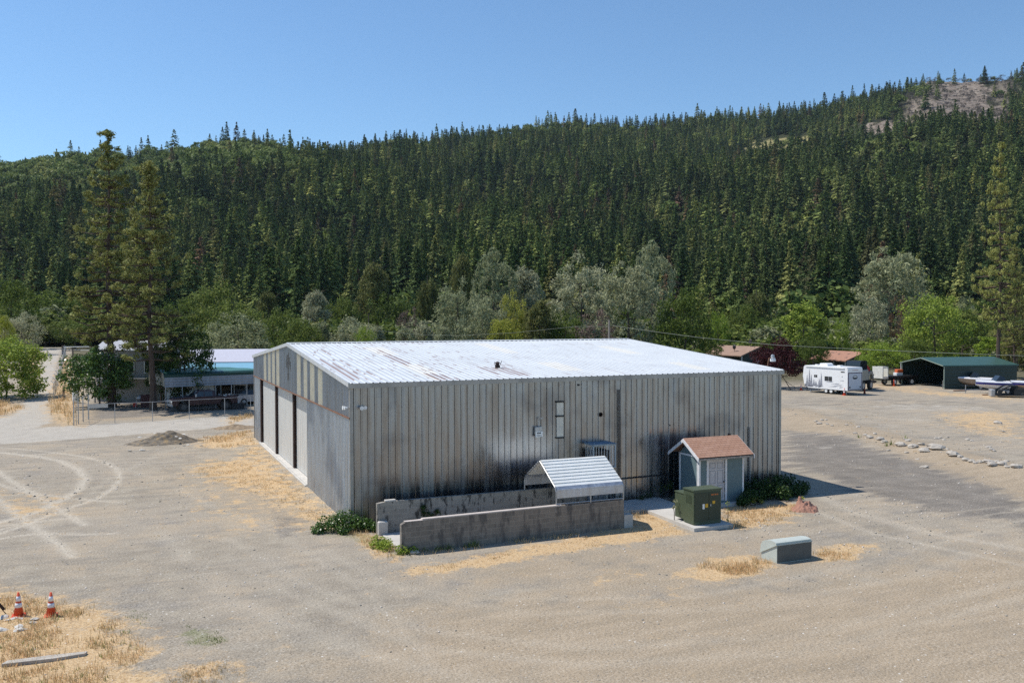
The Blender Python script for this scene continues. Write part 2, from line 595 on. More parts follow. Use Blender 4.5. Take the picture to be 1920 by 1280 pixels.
k = NT('gravel and dirt ground')
v = k.coord('Object')
n_big = k.noise(v, .11, 5, .6); n_mid = k.noise(v, .7, 5, .62); n_fine = k.noise(v, 6., 5, .65); n_grit = k.noise(v, 16., 4, .75)
vm = k.n('ShaderNodeMapping'); vm.inputs['Scale'].default_value = (.35, 1.6, 1); vm.inputs['Rotation'].default_value = (0, 0, .25)
k.l(v, vm.inputs[0]); n_str = k.noise(vm.outputs[0], .9, 5, .6)
sa = k.n('ShaderNodeSeparateColor'); k.l(k.attr('mask_a')['Color'], sa.inputs[0])
sb = k.n('ShaderNodeSeparateColor'); k.l(k.attr('mask_b')['Color'], sb.inputs[0])
sc3 = k.n('ShaderNodeSeparateColor'); k.l(k.attr('mask_c')['Color'], sc3.inputs[0])


def broke(mask, noise, amt=1.1, lo=.42, hi=.62):
    # mask edge eaten by noise
    return k.rng(k.math('ADD', mask, k.math('MULTIPLY', k.math('SUBTRACT', noise, .5), amt)), lo, hi)


base = k.ramp(n_mid, [(.3, (.25, .212, .165)), (.5, (.315, .27, .21)), (.72, (.385, .335, .26))])
base = k.mix(k.rng(n_big, .42, .62), base, (.345, .297, .236))
base = k.mix(k.rng(k.noise(v, .22, 6, .7), .47, .62, 0, .75), base, (.40, .325, .235))
base = k.mix(k.rng(k.noise(k.coord('Object', (1, 1.3, 1)), .31, 6, .72), .54, .66, 0, .6), base, (.225, .205, .185))
base = k.mix(k.rng(n_str, .5, .7, 0, .5), base, (.21, .19, .165))
base = k.mix(k.rng(n_str, .48, .3, 0, .45), base, (.44, .385, .305))
tan_c = k.ramp(n_str, [(.3, (.30, .235, .16)), (.55, (.39, .305, .21)), (.75, (.46, .37, .265))])
c = k.mix(k.math('MULTIPLY', broke(sa.outputs[1], n_mid, 1.4, .25, .8), .85), base, tan_c)
dark_c = k.ramp(n_mid, [(.3, (.125, .112, .10)), (.7, (.225, .20, .175))])
c = k.mix(k.math('MULTIPLY', broke(sa.outputs[2], n_str, 1.6, .35, .8), .85), c, dark_c)
pale_c = k.ramp(n_mid, [(.3, (.41, .375, .325)), (.7, (.5, .46, .4))])
c = k.mix(k.math('MULTIPLY', broke(sb.outputs[0], n_mid, .8, .3, .7), .9), c, pale_c)
c = k.mix(k.math('MULTIPLY', k.math('MULTIPLY', sb.outputs[2], k.rng(n_fine, .3, .6, .5, 1.)), .85), c, (.55, .49, .40))
straw = k.ramp(n_fine, [(.25, (.33, .205, .10)), (.45, (.54, .365, .19)), (.7, (.69, .505, .29))])
c = k.mix(k.math('MULTIPLY', broke(sa.outputs[0], k.noise(v, 1.1, 6, .78), 3.2, .28, .82), .92), c, straw)
c = k.mix(k.math('MULTIPLY', broke(sb.outputs[1], k.noise(v, 2.2, 5, .75), 2.4, .5, 1.1), .6), c, (.17, .19, .075))
under = k.ramp(n_mid, [(.35, (.06, .06, .03)), (.6, (.13, .11, .055)), (.75, (.26, .2, .1))])
c = k.mix(sc3.outputs[0], c, under)
# patchy dark grit and pale chips
c = k.mix(k.math('MULTIPLY', k.rng(n_grit, .52, .66), .7), c, (.12, .105, .09))
c = k.mix(k.math('MULTIPLY', k.rng(n_grit, .47, .33), .55), c, (.60, .56, .50))
c = k.mix(k.math('MULTIPLY', k.rng(n_fine, .55, .72), k.rng(n_mid, .4, .65, .1, .5)), c, (.2, .175, .15))
vo = k.n('ShaderNodeTexVoronoi'); vo.inputs['Scale'].default_value = 3.2; k.l(v, vo.inputs['Vector'])
c = k.mix(k.math('MULTIPLY', k.rng(vo.outputs['Distance'], .12, .08), k.rng(n_mid, .45, .6)), c, (.68, .65, .60))
k.l(c, k.p.inputs['Base Color']); k.p.inputs['Roughness'].default_value = .95; k.p.inputs['Specular IOR Level'].default_value = .15
hb = k.math('ADD', k.math('MULTIPLY', n_grit, .35), k.math('MULTIPLY', n_fine, 1.))
k.bump(hb, .9, .06)
me.materials.append(k.m)
ground = link('ground', me); ground['kind'] = 'structure'; ground['label'] = 'dusty gravel yard with dry straw patches, wheel tracks and pale gravel road'

# ------------------------------------------------------------------ hillside
pg = np.concatenate([np.arange(-700, 2700, 14.)])
dg = np.concatenate([np.arange(225, 420, 6.), np.arange(420, 2300, 14.)])
PP, DD = np.meshgrid(pg, dg, indexing='ij')
HX, HY = hill_xy(PP.ravel(), DD.ravel()); HZ = hill_z(PP.ravel(), DD.ravel())
nx, ny = len(pg), len(dg)
ii = (np.arange(nx - 1)[:, None] * ny + np.arange(ny - 1)[None, :]).ravel()
F = np.stack([ii, ii + ny, ii + ny + 1, ii + 1], 1)
hm = fast_mesh('hillside', np.stack([HX, HY, HZ], 1), F, [], True)
# picture-measured clearings, kept as places on the slope (px column, picture row at the canopy)
BARE = [(1800, 190, 50, 44, 1.), (1770, 225, 46, 20, .8), (1835, 220, 50, 20, .85), (1650, 248, 36, 14, 1.), (1705, 236, 50, 22, .45), (1735, 205, 50, 30, .5), (1725, 165, 30, 20, .5), (1872, 180, 36, 26, .45)]
YELL = [(1440, 280, 44, 14, .8), (1478, 272, 34, 12, .8), (1510, 270, 20, 12, .7), (1548, 268, 16, 10, .6), (1412, 285, 20, 12, .6), (1590, 480, 10, 14, .8), (1400, 262, 30, 8, .5)]
BROAD = [(60, 330, 150, 50, 1.), (120, 305, 140, 34, 1.), (30, 310, 90, 50, .9), (300, 310, 120, 34, 1.), (400, 285, 130, 32, 1.), (480, 285, 95, 28, 1.), (520, 300, 60, 24, .7), (230, 400, 20, 16, .7),
         (1060, 232, 130, 12, .8), (1640, 290, 110, 22, .6), (1700, 262, 50, 14, .7), (1600, 330, 50, 22, .5), (1200, 235, 60, 10, .5), (90, 395, 30, 16, .5), (1900, 300, 60, 40, .35), (1640, 260, 60, 14, .6), (940, 250, 40, 12, .3), (760, 262, 60, 10, .4)]


def pic_rc(px, dep, z):
    return px, 597 - FPX * (z - CAM[2]) / dep


def spot(px, row, lst):
    m = np.zeros(np.shape(px))
    for cx, cy, rx, ry, a in lst:
        q = ((px - cx) / rx) ** 2 + ((row - cy) / ry) ** 2
        q = q + (vnoise(px / 13., row / 6.) - .5) * 1.1
        m = np.maximum(m, a * np.clip(1.6 - q * 1.1, 0, 1))
    return m


pr = 597 - FPX * (HZ - CAM[2]) / DD.ravel()
bare = spot(PP.ravel(), pr, BARE); yel = spot(PP.ravel(), pr, YELL)
at = hm.attributes.new('mask_h', 'FLOAT_COLOR', 'POINT')
at.data.foreach_set('color', np.stack([bare, yel, bare * 0, bare * 0 + 1], 1).astype(np.float32).ravel())
k = NT('forest floor'); v = k.coord('Object')
n1 = k.noise(v, .02, 6, .7); n2 = k.noise(v, .16, 7, .8)
sh = k.n('ShaderNodeSeparateColor'); k.l(k.attr('mask_h')['Color'], sh.inputs[0])
c = k.ramp(n2, [(.35, (.022, .028, .014)), (.6, (.05, .055, .028)), (.78, (.13, .11, .06))])
c = k.mix(k.rng(sh.outputs[0], .2, .6), c, k.ramp(n2, [(.35, (.085, .065, .052)), (.48, (.20, .16, .13)), (.62, (.36, .31, .26))]))
c = k.mix(k.rng(sh.outputs[1], .3, .7), c, k.ramp(n2, [(.35, (.10, .10, .04)), (.65, (.42, .36, .18))]))
k.l(c, k.p.inputs['Base Color']); k.p.inputs['Roughness'].default_value = 1; k.p.inputs['Specular IOR Level'].default_value = .05
hm.materials.append(k.m)
hill = link('hillside', hm); hill['kind'] = 'structure'; hill['label'] = 'steep mountainside rising behind the valley with bare reddish slide scars'
# ------------------------------------------------------------------ tree meshes
BARK = M('grey brown bark', (.11, .085, .065), .95, var=.4, scale=2., stretch=(6, 6, 1), bump=.4)
BARK_P = M('orange brown pine bark', (.085, .060, .046), .95, var=.5, scale=1.5, stretch=(5, 5, 1), bump=.5)
DEADW = M('bleached dead wood', (.3, .27, .25), .9, var=.3, scale=2.)
FIR = leaf_mat('fir needles', [(0., (.065, .11, .044)), (.2, (.10, .15, .054)), (.45, (.15, .20, .07)), (.7, (.20, .245, .088)), (.90, (.27, .29, .11)), (.975, (.18, .16, .08)), (.996, (.20, .135, .09))], .16, .65, .7, .0, True)
OAK_F = leaf_mat('hill oak leaves', [(0., (.10, .15, .04)), (.4, (.15, .20, .05)), (.75, (.20, .25, .07)), (1., (.26, .28, .09))], .3, .35)
BRUSH = leaf_mat('burnt brush twigs', [(0., (.075, .062, .055)), (.5, (.11, .09, .08)), (1., (.06, .07, .035))], .1, .4)
LEAF_M = {
    'oak': leaf_mat('oak leaves', [(0., (.085, .125, .026)), (.5, (.12, .165, .034)), (1., (.17, .21, .05))], .38, .5),
    'bright': leaf_mat('bright green leaves', [(0., (.23, .32, .045)), (1., (.29, .36, .07))], .4, .4),
    'yellow': leaf_mat('yellow green leaves', [(0., (.30, .33, .05)), (1., (.38, .38, .075))], .4, .4),
    'silver': leaf_mat('grey green needles', [(0., (.26, .285, .15)), (.5, (.33, .345, .195)), (1., (.38, .38, .235))], .35, .5),
    'dark': leaf_mat('dark glossy leaves', [(0., (.03, .06, .014)), (1., (.045, .085, .02))], .2, .45, .35),
    'walnut': leaf_mat('glossy walnut leaves', [(0., (.075, .14, .028)), (1., (.10, .18, .04))], .35, .5, .3, .4),
    'plum': leaf_mat('purple plum leaves', [(0., (.05, .014, .016)), (1., (.075, .022, .022))], .25, .5),
    'brown': leaf_mat('dry brown leaves', [(0., (.19, .11, .06)), (1., (.25, .16, .09))], .2, .4),
    'pine': leaf_mat('pine needles', [(0., (.22, .235, .07)), (.5, (.25, .26, .08)), (1., (.28, .28, .09))], .25, .6),
    'pine_light': leaf_mat('yellowish pine needles', [(0., (.34, .35, .11)), (1., (.36, .37, .12))], .3, .55),  # lighter, yellower needle colour for the right-hand pine
    'olive': leaf_mat('olive needles', [(0., (.12, .14, .042)), (1., (.18, .185, .06))], .3, .5),
    'twig': leaf_mat('bare reddish twigs', [(0., (.16, .10, .08)), (1., (.2, .14, .11))], .1, .4),
}


def fir_mesh(name, seed, tiers, per, rad=.125, shape=.85, bottom=.1, mats=None, droop=.35, ragged=.35, nleaf=3, lsize=.03):
    """conifer crown of unit height: flat drooping sprays in ragged whorls"""
    r = np.random.RandomState(seed); V = []; F = []; CT = []; ST_ = []
    lob = r.uniform(.75, 1.2, 8)
    for i in range(tiers):
        h = bottom + (1 - bottom) * (i + r.rand()) / tiers
        rr = rad * (1 - (h - bottom) / (1 - bottom)) ** shape
        rr = max(rr, .006) * min(1, .45 + (h - bottom) * 6)
        for j in range(per):
            if r.rand() < .12:
                continue
            a = 2 * math.pi * (j + r.rand()) / per + i * 1.7
            L = rr * (1 - ragged + 2 * ragged * r.rand()) * lob[int(a / 6.2832 * 4 + h * 5) % 8]; z0 = h + r.uniform(-.5, .5) / tiers
            c, s = math.cos(a), math.sin(a); wd = L * r.uniform(.12, .26)
            dz = L * droop * r.uniform(.5, 1.5)
            tip = (c * L, s * L, z0 - dz); mid = (c * L * .55, s * L * .55, z0 - dz * .28)
            lft = (mid[0] - s * wd, mid[1] + c * wd, mid[2] - dz * .35); rgt = (mid[0] + s * wd, mid[1] - c * wd, mid[2] - dz * .35)
            for q in (.45, .75, 1.0):
                CT.append((c * L * q, s * L * q, z0 - dz * q * q)); ST_.append(max(.012, L * .26))
            o = len(V)
            V += [(c * L * .05, s * L * .05, z0 + .004), lft, tip, rgt, (mid[0], mid[1], mid[2] + L * .07)]
            F += [(o, o + 1, o + 4), (o + 1, o + 2, o + 4), (o + 2, o + 3, o + 4), (o + 3, o, o + 4)]
    o = len(V)
    V += [(.006, 0, .9), (-.004, .006, .9), (-.004, -.006, .9), (0, 0, 1.0)]
    F += [(o, o + 1, o + 3), (o + 1, o + 2, o + 3), (o + 2, o, o + 3)]
    # tufts of needles along every spray
    C = np.array(CT); S = np.array(ST_)
    LV, LF = leaves(C, nleaf, S, lsize, r, .55, .5, .6)
    V = np.concatenate([np.array(V), LV]); n0 = len(V) - len(LV); LF = LF + n0
    F = np.concatenate([np.array(F), LF[:, [0, 1, 2]], LF[:, [0, 2, 3]]])
    return fast_mesh(name, V, F, mats or [FIR])


def leaves(centres, n_each, spread, size, r, up=.3, aspect=.6, flat=1.):
    """leaf quads scattered round cluster centres -> numpy verts, faces"""
    C = np.repeat(np.asarray(centres, float), n_each, 0)
    S = np.repeat(np.asarray(spread, float) if hasattr(spread, '__len__') else np.full(len(centres), spread), n_each)
    d = r.normal(size=(len(C), 3)); d /= np.linalg.norm(d, axis=1)[:, None] + 1e-9
    rad = S * (r.rand(len(C)) ** .45)
    P = C + d * rad[:, None] * np.array([1, 1, flat])
    N = d * .8 + r.normal(size=d.shape) * .7; N[:, 2] += up; N /= np.linalg.norm(N, axis=1)[:, None] + 1e-9
    T = np.cross(N, r.normal(size=N.shape)); T /= np.linalg.norm(T, axis=1)[:, None] + 1e-9
    B = np.cross(N, T)
    s = size * r.uniform(.6, 1.35, len(C))[:, None]
    a = P - T * s * .5; b = P + B * s * aspect * .5; c = P + T * s * .5; e = P - B * s * aspect * .5
    V = np.stack([a, b, c, e], 1).reshape(-1, 3)
    return V, np.arange(len(V)).reshape(-1, 4)


def limbs(mb, r, H, crown_c, crown_r, nl, tr, base_r, lean=(0, 0), bend=.1, z_fork=.25):
    """tapered trunk and limbs reaching into the crown; returns limb tips"""
    tips = []
    top = Vector((lean[0] * H, lean[1] * H, H * .82))
    pts = []
    for i in range(7):
        t = i / 6
        pts.append(Vector((top.x * t + r.uniform(-1, 1) * bend * base_r * 4 * t, top.y * t + r.uniform(-1, 1) * bend * base_r * 4 * t, top.z * t - .15)))
    mb.tube(pts, [base_r * (1.25 if i == 0 else 1 - .8 * i / 6) for i in range(7)], 7)
    for i in range(nl):
        t = z_fork + (.95 - z_fork) * (i + r.random() * .6) / nl
        k = min(5, int(t * 6)); p = pts[k].lerp(pts[k + 1], t * 6 - k)
        a = i * 2.4 + r.uniform(-.4, .4)
        L = r.uniform(.55, .95)
        e = Vector((crown_c[0] + crown_r[0] * L * math.cos(a), crown_c[1] + crown_r[1] * L * math.sin(a), p.z + crown_r[2] * r.uniform(.15, .7) * (1.1 - t)))
        m = p.lerp(e, .5) + Vector((r.uniform(-.1, .1), r.uniform(-.1, .1), -.04)) * crown_r[0]
        br = base_r * (.5 - .3 * t)
        mb.tube([p, m, e], [br, br * .6, br * .2], 5)
        tips += [e, m]
    return tips


def leafy(kind, seed, H=8., W=7., low=.15, n_cl=70, n_each=70, leaf=.32, gaps=.25, shape='round', aspect=.6, trunk_r=None, nl=7, flat=.8, cl=.16):
    """a broadleaf (or bushy pine) tree of real size: (trunk mesh, crown mesh)"""
    r = np.random.RandomState(seed); rr = random.Random(seed)
    cz = H * (1 + low) / 2; rz = H * (1 - low) / 2; rx = W / 2
    C = []; S = []
    lob = [(rr.uniform(0, 6.28), rr.uniform(-.5, .8), rr.uniform(.75, 1.12)) for _ in range(9)]
    k = 0
    while len(C) < n_cl and k < n_cl * 30:
        k += 1
        u = r.normal(size=3); u /= np.linalg.norm(u)
        q = r.rand() ** .33
        if q < .45:
            continue
        if u[2] < -.55 and r.rand() < .6:
            continue
        a = math.atan2(u[1], u[0]); f = 1.
        for la, lz, ls in lob:
            dd = math.cos(a - la) * .6 + (1 - abs(u[2] - lz)) * .4
            f = max(f * .97, ls * dd)
        f = .58 + .44 * f + r.uniform(-.10, .10)
        if shape == 'cone':
            zz = u[2] * q; f *= (1.0 - .42 * (zz + 1) / 2 * 1.6) + .05
        elif shape == 'column':
            f *= .95
        elif shape == 'vase':
            f *= .75 + .3 * (u[2] + 1) / 2
        if vnoise(np.array([a * 2.3 + seed]), np.array([u[2] * 3 + seed * 1.7]))[0] < gaps:
            continue
        C.append((u[0] * q * rx * f, u[1] * q * rx * f, cz + u[2] * q * rz * min(1, f + .1)))
        S.append(W * cl * r.uniform(.45, 1.15))
    V, F = leaves(C, n_each, np.array(S), leaf, r, .35, aspect, flat)
    crown = fast_mesh(kind + '_crown', V, F, [LEAF_M[kind]])
    mb = MB(); limbs(mb, rr, H, (0, 0, cz), (rx, rx, rz), nl, 0, trunk_r or H * .022)
    return mb.mesh(kind + '_trunk', BARK), crown


def pine_mesh(seed, H, W, bare=.22, whorls=26, per=5, tuft=55, needle=.34, tsize=.55, top_open=.25, kind='pine'):
    """tall open pine: clear trunk, upswept limbs ending in needle tufts"""
    r = np.random.RandomState(seed); mb = MB()
    pts = [Vector((math.sin(i * .7 + seed) * .12, math.cos(i * .9 + seed) * .12, H * i / 12 - (.2 if i == 0 else 0))) for i in range(13)]
    mb.tube(pts, [H * .0135 * (1.25 if i == 0 else 1 - .93 * i / 12) for i in range(13)], 8)
    C = []; S = []
    for i in range(whorls):
        t = bare + (1 - bare) * (i + r.rand()) / whorls
        z = t * H
        env = W / 2 * (1 - ((t - bare) / (1 - bare)) ** 1.6) * (.75 + .25 * min(1, (t - bare) * 8)) + .25
        for j in range(per):
            if r.rand() < .18 + top_open * t * .5:
                continue
            a = i * 2.1 + j * 6.28 / per + r.uniform(-.5, .5); L = env * r.uniform(.35, 1.3)
            c, s = math.cos(a), math.sin(a); rise = L * r.uniform(-.12, .22)
            k = min(11, int(t * 12)); p = pts[k].lerp(pts[k + 1], t * 12 - k)
            m = p + Vector((c * L * .5, s * L * .5, rise * .1 - .06 * L)); e = p + Vector((c * L, s * L, rise + .1))
            br = max(.02, .028 * L + .01)
            mb.tube([p, m, e], [br, br * .6, .012], 4, cap=False)
            for q in np.linspace(.42, 1, max(2, int(L / .55))):
                pp = m.lerp(e, (q - .5) * 2) if q > .5 else p.lerp(m, q * 2)
                if r.rand() < .36:
                    continue
                for _ in range(1):
                    o = r.normal(size=3) * [.32, .32, .16]
                    C.append((pp.x + o[0], pp.y + o[1], pp.z + abs(o[2]) + .12)); S.append(tsize * r.uniform(.55, 1.2))
    for q in range(9):
        C.append((r.normal() * .12, r.normal() * .12, H * (1 - q * .012))); S.append(.35)
    n = tuft
    V, F = leaves(C, n, np.array(S) * .62, needle, r, .6, .28, .8)
    return mb.mesh('pine_trunk', BARK_P), fast_mesh('pine_crown', V, F, [LEAF_M[kind]])


def tree_thing(name, label, cat, trunk, crown, loc, rotz=0, scale=1, group=None):
    t = thing(name, label, cat, loc, rotz, group)
    t.scale = scale if hasattr(scale, '__len__') else (scale,) * 3
    if trunk:
        link('trunk', trunk, t)
    link('crown', crown, t)
    return t


# ------------------------------------------------------------------ hillside forest
rs = np.random.RandomState(11)
fir_far = [bpy.data.objects.new('fir_sprite', fir_mesh('far_fir', 100 + i, 22, 6, rad, shp, bt, nleaf=2, lsize=.042)) for i, (rad, shp, bt) in enumerate([(.20, .8, .04), (.175, .9, .08), (.22, .75, .02), (.16, .8, .12), (.21, 1., .04)])]


def blob_mesh(name, seed, mats, n=360, leaf=.11):
    r = np.random.RandomState(seed)
    C = []
    for _ in range(26):
        u = r.normal(size=3); u /= np.linalg.norm(u); u[2] = abs(u[2]) * .9 - .1
        C.append((u[0] * .36, u[1] * .36, .5 + u[2] * .42))
    V, F = leaves(C, n // 26 + 1, .17, leaf, r, .4, .8)
    return fast_mesh(name, V, F, mats)


oak_far = [bpy.data.objects.new('oak_sprite', blob_mesh('far_oak', 200 + i, [OAK_F])) for i in range(3)]
brush_far = [bpy.data.objects.new('brush_sprite', blob_mesh('far_brush', 210 + i, [BRUSH], 240, .07)) for i in range(2)]


def scatter(name, protos, P, S, idx, label):
    """one mass of plants no one could count: a point mesh whose points carry plants"""
    pc = bpy.data.collections.new(name + '_kinds')
    for o in protos:
        pc.objects.link(o)
    me = bpy.data.meshes.new(name); me.vertices.add(len(P)); me.vertices.foreach_set('co', np.asarray(P, np.float32).ravel())
    for an, ty, dat, fld in (('plant_scale', 'FLOAT_VECTOR', S, 'vector'), ('plant_rot', 'FLOAT', rs.uniform(0, 6.283, len(P)), 'value'), ('plant_kind', 'INT', idx, 'value')):
        a = me.attributes.new(an, ty, 'POINT'); a.data.foreach_set(fld, np.asarray(dat, np.int32 if ty == 'INT' else np.float32).ravel())
    o = link(name, me); o['kind'] = 'stuff'; o['label'] = label; o['category'] = 'forest'
    g = bpy.data.node_groups.new(name, 'GeometryNodeTree')
    g.interface.new_socket('Geometry', in_out='INPUT', socket_type='NodeSocketGeometry')
    g.interface.new_socket('Geometry', in_out='OUTPUT', socket_type='NodeSocketGeometry')
    N = g.nodes; L = g.links
    gi = N.new('NodeGroupInput'); go = N.new('NodeGroupOutput'); ip = N.new('GeometryNodeInstanceOnPoints')
    ci = N.new('GeometryNodeCollectionInfo'); ci.inputs['Collection'].default_value = pc
    ci.inputs['Separate Children'].default_value = True; ci.inputs['Reset Children'].default_value = True

    def na(nm, ty):
        n = N.new('GeometryNodeInputNamedAttribute'); n.data_type = ty; n.inputs['Name'].default_value = nm; return n.outputs['Attribute']
    cx = N.new('ShaderNodeCombineXYZ'); L.new(na('plant_rot', 'FLOAT'), cx.inputs['Z'])
    L.new(gi.outputs[0], ip.inputs['Points']); L.new(ci.outputs[0], ip.inputs['Instance']); ip.inputs['Pick Instance'].default_value = True
    L.new(na('plant_kind', 'INT'), ip.inputs['Instance Index']); L.new(cx.outputs[0], ip.inputs['Rotation'])
    L.new(na('plant_scale', 'FLOAT_VECTOR'), ip.inputs['Scale']); L.new(ip.outputs[0], go.inputs[0])
    md = o.modifiers.new('plants', 'NODES'); md.node_group = g
    return o


# candidate places: even in world area, inside a wedge somewhat wider than the view
pos = []
d = D0 + 4.
while d < 1960:
    step = 9.0 if d < 500 else (9.6 if d < 900 else 10.)
    npx = int((2500 + 500) / FPX * d / step)
    px = -500 + 3000 * (np.arange(npx) + rs.uniform(0, 1, npx)) / npx
    dd = d + rs.uniform(-.5, .5, npx) * step
    pos.append(np.stack([px, dd], 1)); d += step * (.85 if d < 700 else 1.0)
pos = np.concatenate(pos)
px, dd = pos[:, 0], pos[:, 1]
ok = (dd < hill_D(px) * 1.035) & (dd > D0)
px, dd = px[ok], dd[ok]
z = hill_z(px, dd); row = 597 - FPX * (z - CAM[2]) / dd
bx, by = hill_xy(px, dd)
nb = fbm(bx / 60., by / 60., 3)
m_b = spot(px, row, BARE); m_y = spot(px, row, YELL); m_o = spot(px, row - 24, BROAD)
dens = rs.rand(len(px)); dens2 = rs.rand(len(px))
gap = nb < .30
keep = (dens > m_b * .93) & (dens > m_y * .62) & ~(gap & (dens < .6))
burn = (m_b > .1) & ~keep & (dens2 < .75)
burn_p = np.stack([bx, by, z - .3], 1)[burn]
px, dd, z, row, nb, m_o, bx, by, brn = [a[keep] for a in (px, dd, z, row, nb, m_o, bx, by, m_b)]
isoak = (rs.rand(len(px)) < m_o * .93) | ((rs.rand(len(px)) < .14) & (nb > .52)) | ((rs.rand(len(px)) < .02))
isbr = (brn > .10) & (rs.rand(len(px)) < .85)
H = (rs.uniform(14, 36, len(px)) + (nb - .5) * 16) * np.interp(dd, [260, 400, 600, 900, 1400], [.74, .82, .92, .84, .66])
H = np.clip(H * np.where(rs.rand(len(px)) < .08, 1.2, 1), 11, 35)
fi = ~isoak & ~isbr
# the firs that show largest: nearest ones inside the frame stand as trees of their own
score = H / dd
inview = fi & (px > -10) & (px < 1930) & (dd < 560)
front = inview.copy()
order = np.argsort(np.where(front, -score - .004 * (dd > 300) * 0, 1))[:290]
solo = np.zeros(len(px), bool); solo[order] = True; solo &= front
rest = fi & ~solo
P = np.stack([bx, by, z - .6], 1)
wsc = rs.uniform(.95, 1.5, len(px))
S3 = np.stack([H * wsc, H * wsc, H], 1)
kind = rs.randint(0, 5, len(px))
scatter('conifer_forest', fir_far, P[rest], S3[rest], kind[rest], 'dense dark green conifer forest covering the mountainside up to the ridge')
oh = H * .56
SO = np.stack([oh * 1.15, oh * 1.15, oh], 1)
scatter('oak_forest', oak_far, P[isoak], SO[isoak], rs.randint(0, 3, isoak.sum()), 'light green oak woods on the upper slopes of the mountain')
bp = np.concatenate([np.stack([bx, by, z - .3], 1)[isbr], burn_p]); bh = np.concatenate([rs.uniform(5, 11, isbr.sum()), rs.uniform(3, 9, len(burn_p))])
scatter('burnt_brush', brush_far, bp, np.stack([bh, bh, bh * .9], 1), rs.randint(0, 2, len(bp)), 'burnt grey brush round the bare slide scar on the upper mountain')
# near firs
near_crown = [fir_mesh('fir_crown', 300 + i, 42, 8, rad, shp, bt, droop=.35, ragged=.45, nleaf=4, lsize=.026) for i, (rad, shp, bt) in enumerate([(.175, .8, .06), (.155, .9, .1), (.195, .8, .08), (.15, .85, .16), (.18, 1., .05), (.165, .75, .12)])]
mt = MB(); mt.tube([(0, 0, -.02), (.002, 0, .4), (0, 0, .93)], [.013, .009, .002], 6)
fir_trunk = mt.mesh('fir_trunk', BARK)
protos = []
idxs = np.where(solo)[0]
for n, i in enumerate(idxs):
    sc_ = (H[i] * wsc[i], H[i] * wsc[i], H[i])
    q = int(kind[i] + rs.randint(0, 2)) % 6
    t = tree_thing('conifer_tree', 'dark green conifer on the lowest slope of the forested mountain', 'conifer', fir_trunk, near_crown[q], (bx[i], by[i], z[i] - .5), rs.uniform(0, 6.28), sc_, 'conifers along the foot of the mountain')
# dead snags and lone firs that stand against the sky over the slide scar
for sx, sy, hh, dead in [(1806, 142, 13, 1), (1832, 146, 11, 1), (1890, 128, 16, 1), (1841, 146, 26, 0), (1740, 150, 9, 1), (1560, 205, 12, 1)]:
    D = float(hill_D(sx)) * .985; zz = float(hill_z(np.array([float(sx)]), np.array([D]))[0]); wx, wy = hill_xy(sx, D)
    if dead:
        m = MB(); rr = random.Random(sx)
        m.tube([(0, 0, -1), (.2, 0, hh * .5), (.1, .1, hh)], [.45, .3, .08], 6)
        for q in range(10):
            a = rr.uniform(0, 6.28); zz2 = hh * rr.uniform(.35, .95); L = hh * .16
            m.tube([(0.1, 0, zz2), (L * math.cos(a), L * math.sin(a), zz2 + L * .4)], [.12, .04], 4)
        o = m.build('dead_tree', DEADW); o.location = (wx, wy, zz)
        tag(o, {1806: 'bare dead tree on the ridge just above the slide scar', 1832: 'short dead tree on the ridge left of the lone ridge fir', 1890: 'tall bare snag on the ridge near the right edge', 1740: 'small dead tree on the ridge left of the slide scar', 1560: 'pale dead tree on the upper slope left of the lower slide scar'}[sx], 'dead tree')
    else:
        t = tree_thing('conifer_tree', 'lone tall fir standing on the ridge right of the slide scar', 'conifer', fir_trunk, near_crown[0], (wx, wy, zz - 1), 1., (hh * 1.3, hh * 1.3, hh))
# ------------------------------------------------------------------ materials of things
def galv_mat(name, col=(.50, .505, .51), metal=.85, rough=.42, warm=.0, stain=.5):
    k = NT(name); v = k.coord('Object'); vs = k.coord('Object', (3.3, 3.3, .22))
    n1 = k.noise(vs, 1.1, 5, .6); n2 = k.noise(v, .35, 4, .6); n3 = k.noise(v, 14., 3, .6)
    lo = tuple(c * (1 - stain * .55) for c in col); hi = tuple(min(1, c * (1 + stain * .3)) for c in col)
    c = k.ramp(n1, [(.3, lo), (.65, hi)])
    c = k.mix(k.rng(n2, .48, .66, 0, .65), c, (col[0] * .55, col[1] * .56, col[2] * .60))
    c = k.mix(k.rng(n3, .62, .72, 0, .35), c, (col[0] * .45, col[1] * .42, col[2] * .4))
    k.l(c, k.p.inputs['Base Color']); k.p.inputs['Metallic'].default_value = metal
    k.l(k.rng(n1, .3, .7, rough - .1, rough + .12), k.p.inputs['Roughness'])
    k.bump(n2, .25, .05)
    return k.m


GALV = galv_mat('weathered galvanised siding', (.345, .36, .385), 1., .26, stain=.3)
GALV_G = galv_mat('blue grey galvanised siding', (.52, .54, .56), .6, .38, stain=.3)
GALV_D = galv_mat('dark blue grey gable siding', (.33, .35, .38), .7, .36, stain=.3)
CREAM = M('cream enamel siding', (.66, .62, .50), .5, .1, var=.1, scale=1.)
DOORM = M('dusty white sliding door sheet', (.60, .59, .56), .5, .25, var=.12, scale=.8, stretch=(1, 3, .25), col2=(.52, .46, .37), cov=.62)
TRIM = M('galvanised trim', (.36, .35, .33), .5, .6, var=.25, scale=2.)
RUSTY = M('dark rusted steel', (.045, .028, .024), .9, .2, var=.5, scale=4.)
RUST = M('rust brown steel', (.2, .10, .06), .9, .1, var=.4, scale=3.)
CONC = M('pale poured concrete', (.50, .475, .44), .92, var=.14, scale=1.2, bump=.2)
BLACKISH = M('black paint', (.02, .02, .022), .6, var=.3, scale=5.)
WHITE = M('white paint', (.78, .78, .76), .5, var=.07, scale=2.)
STEEL = M('bare galvanised tube', (.42, .43, .44), .45, .7, var=.2, scale=6.)

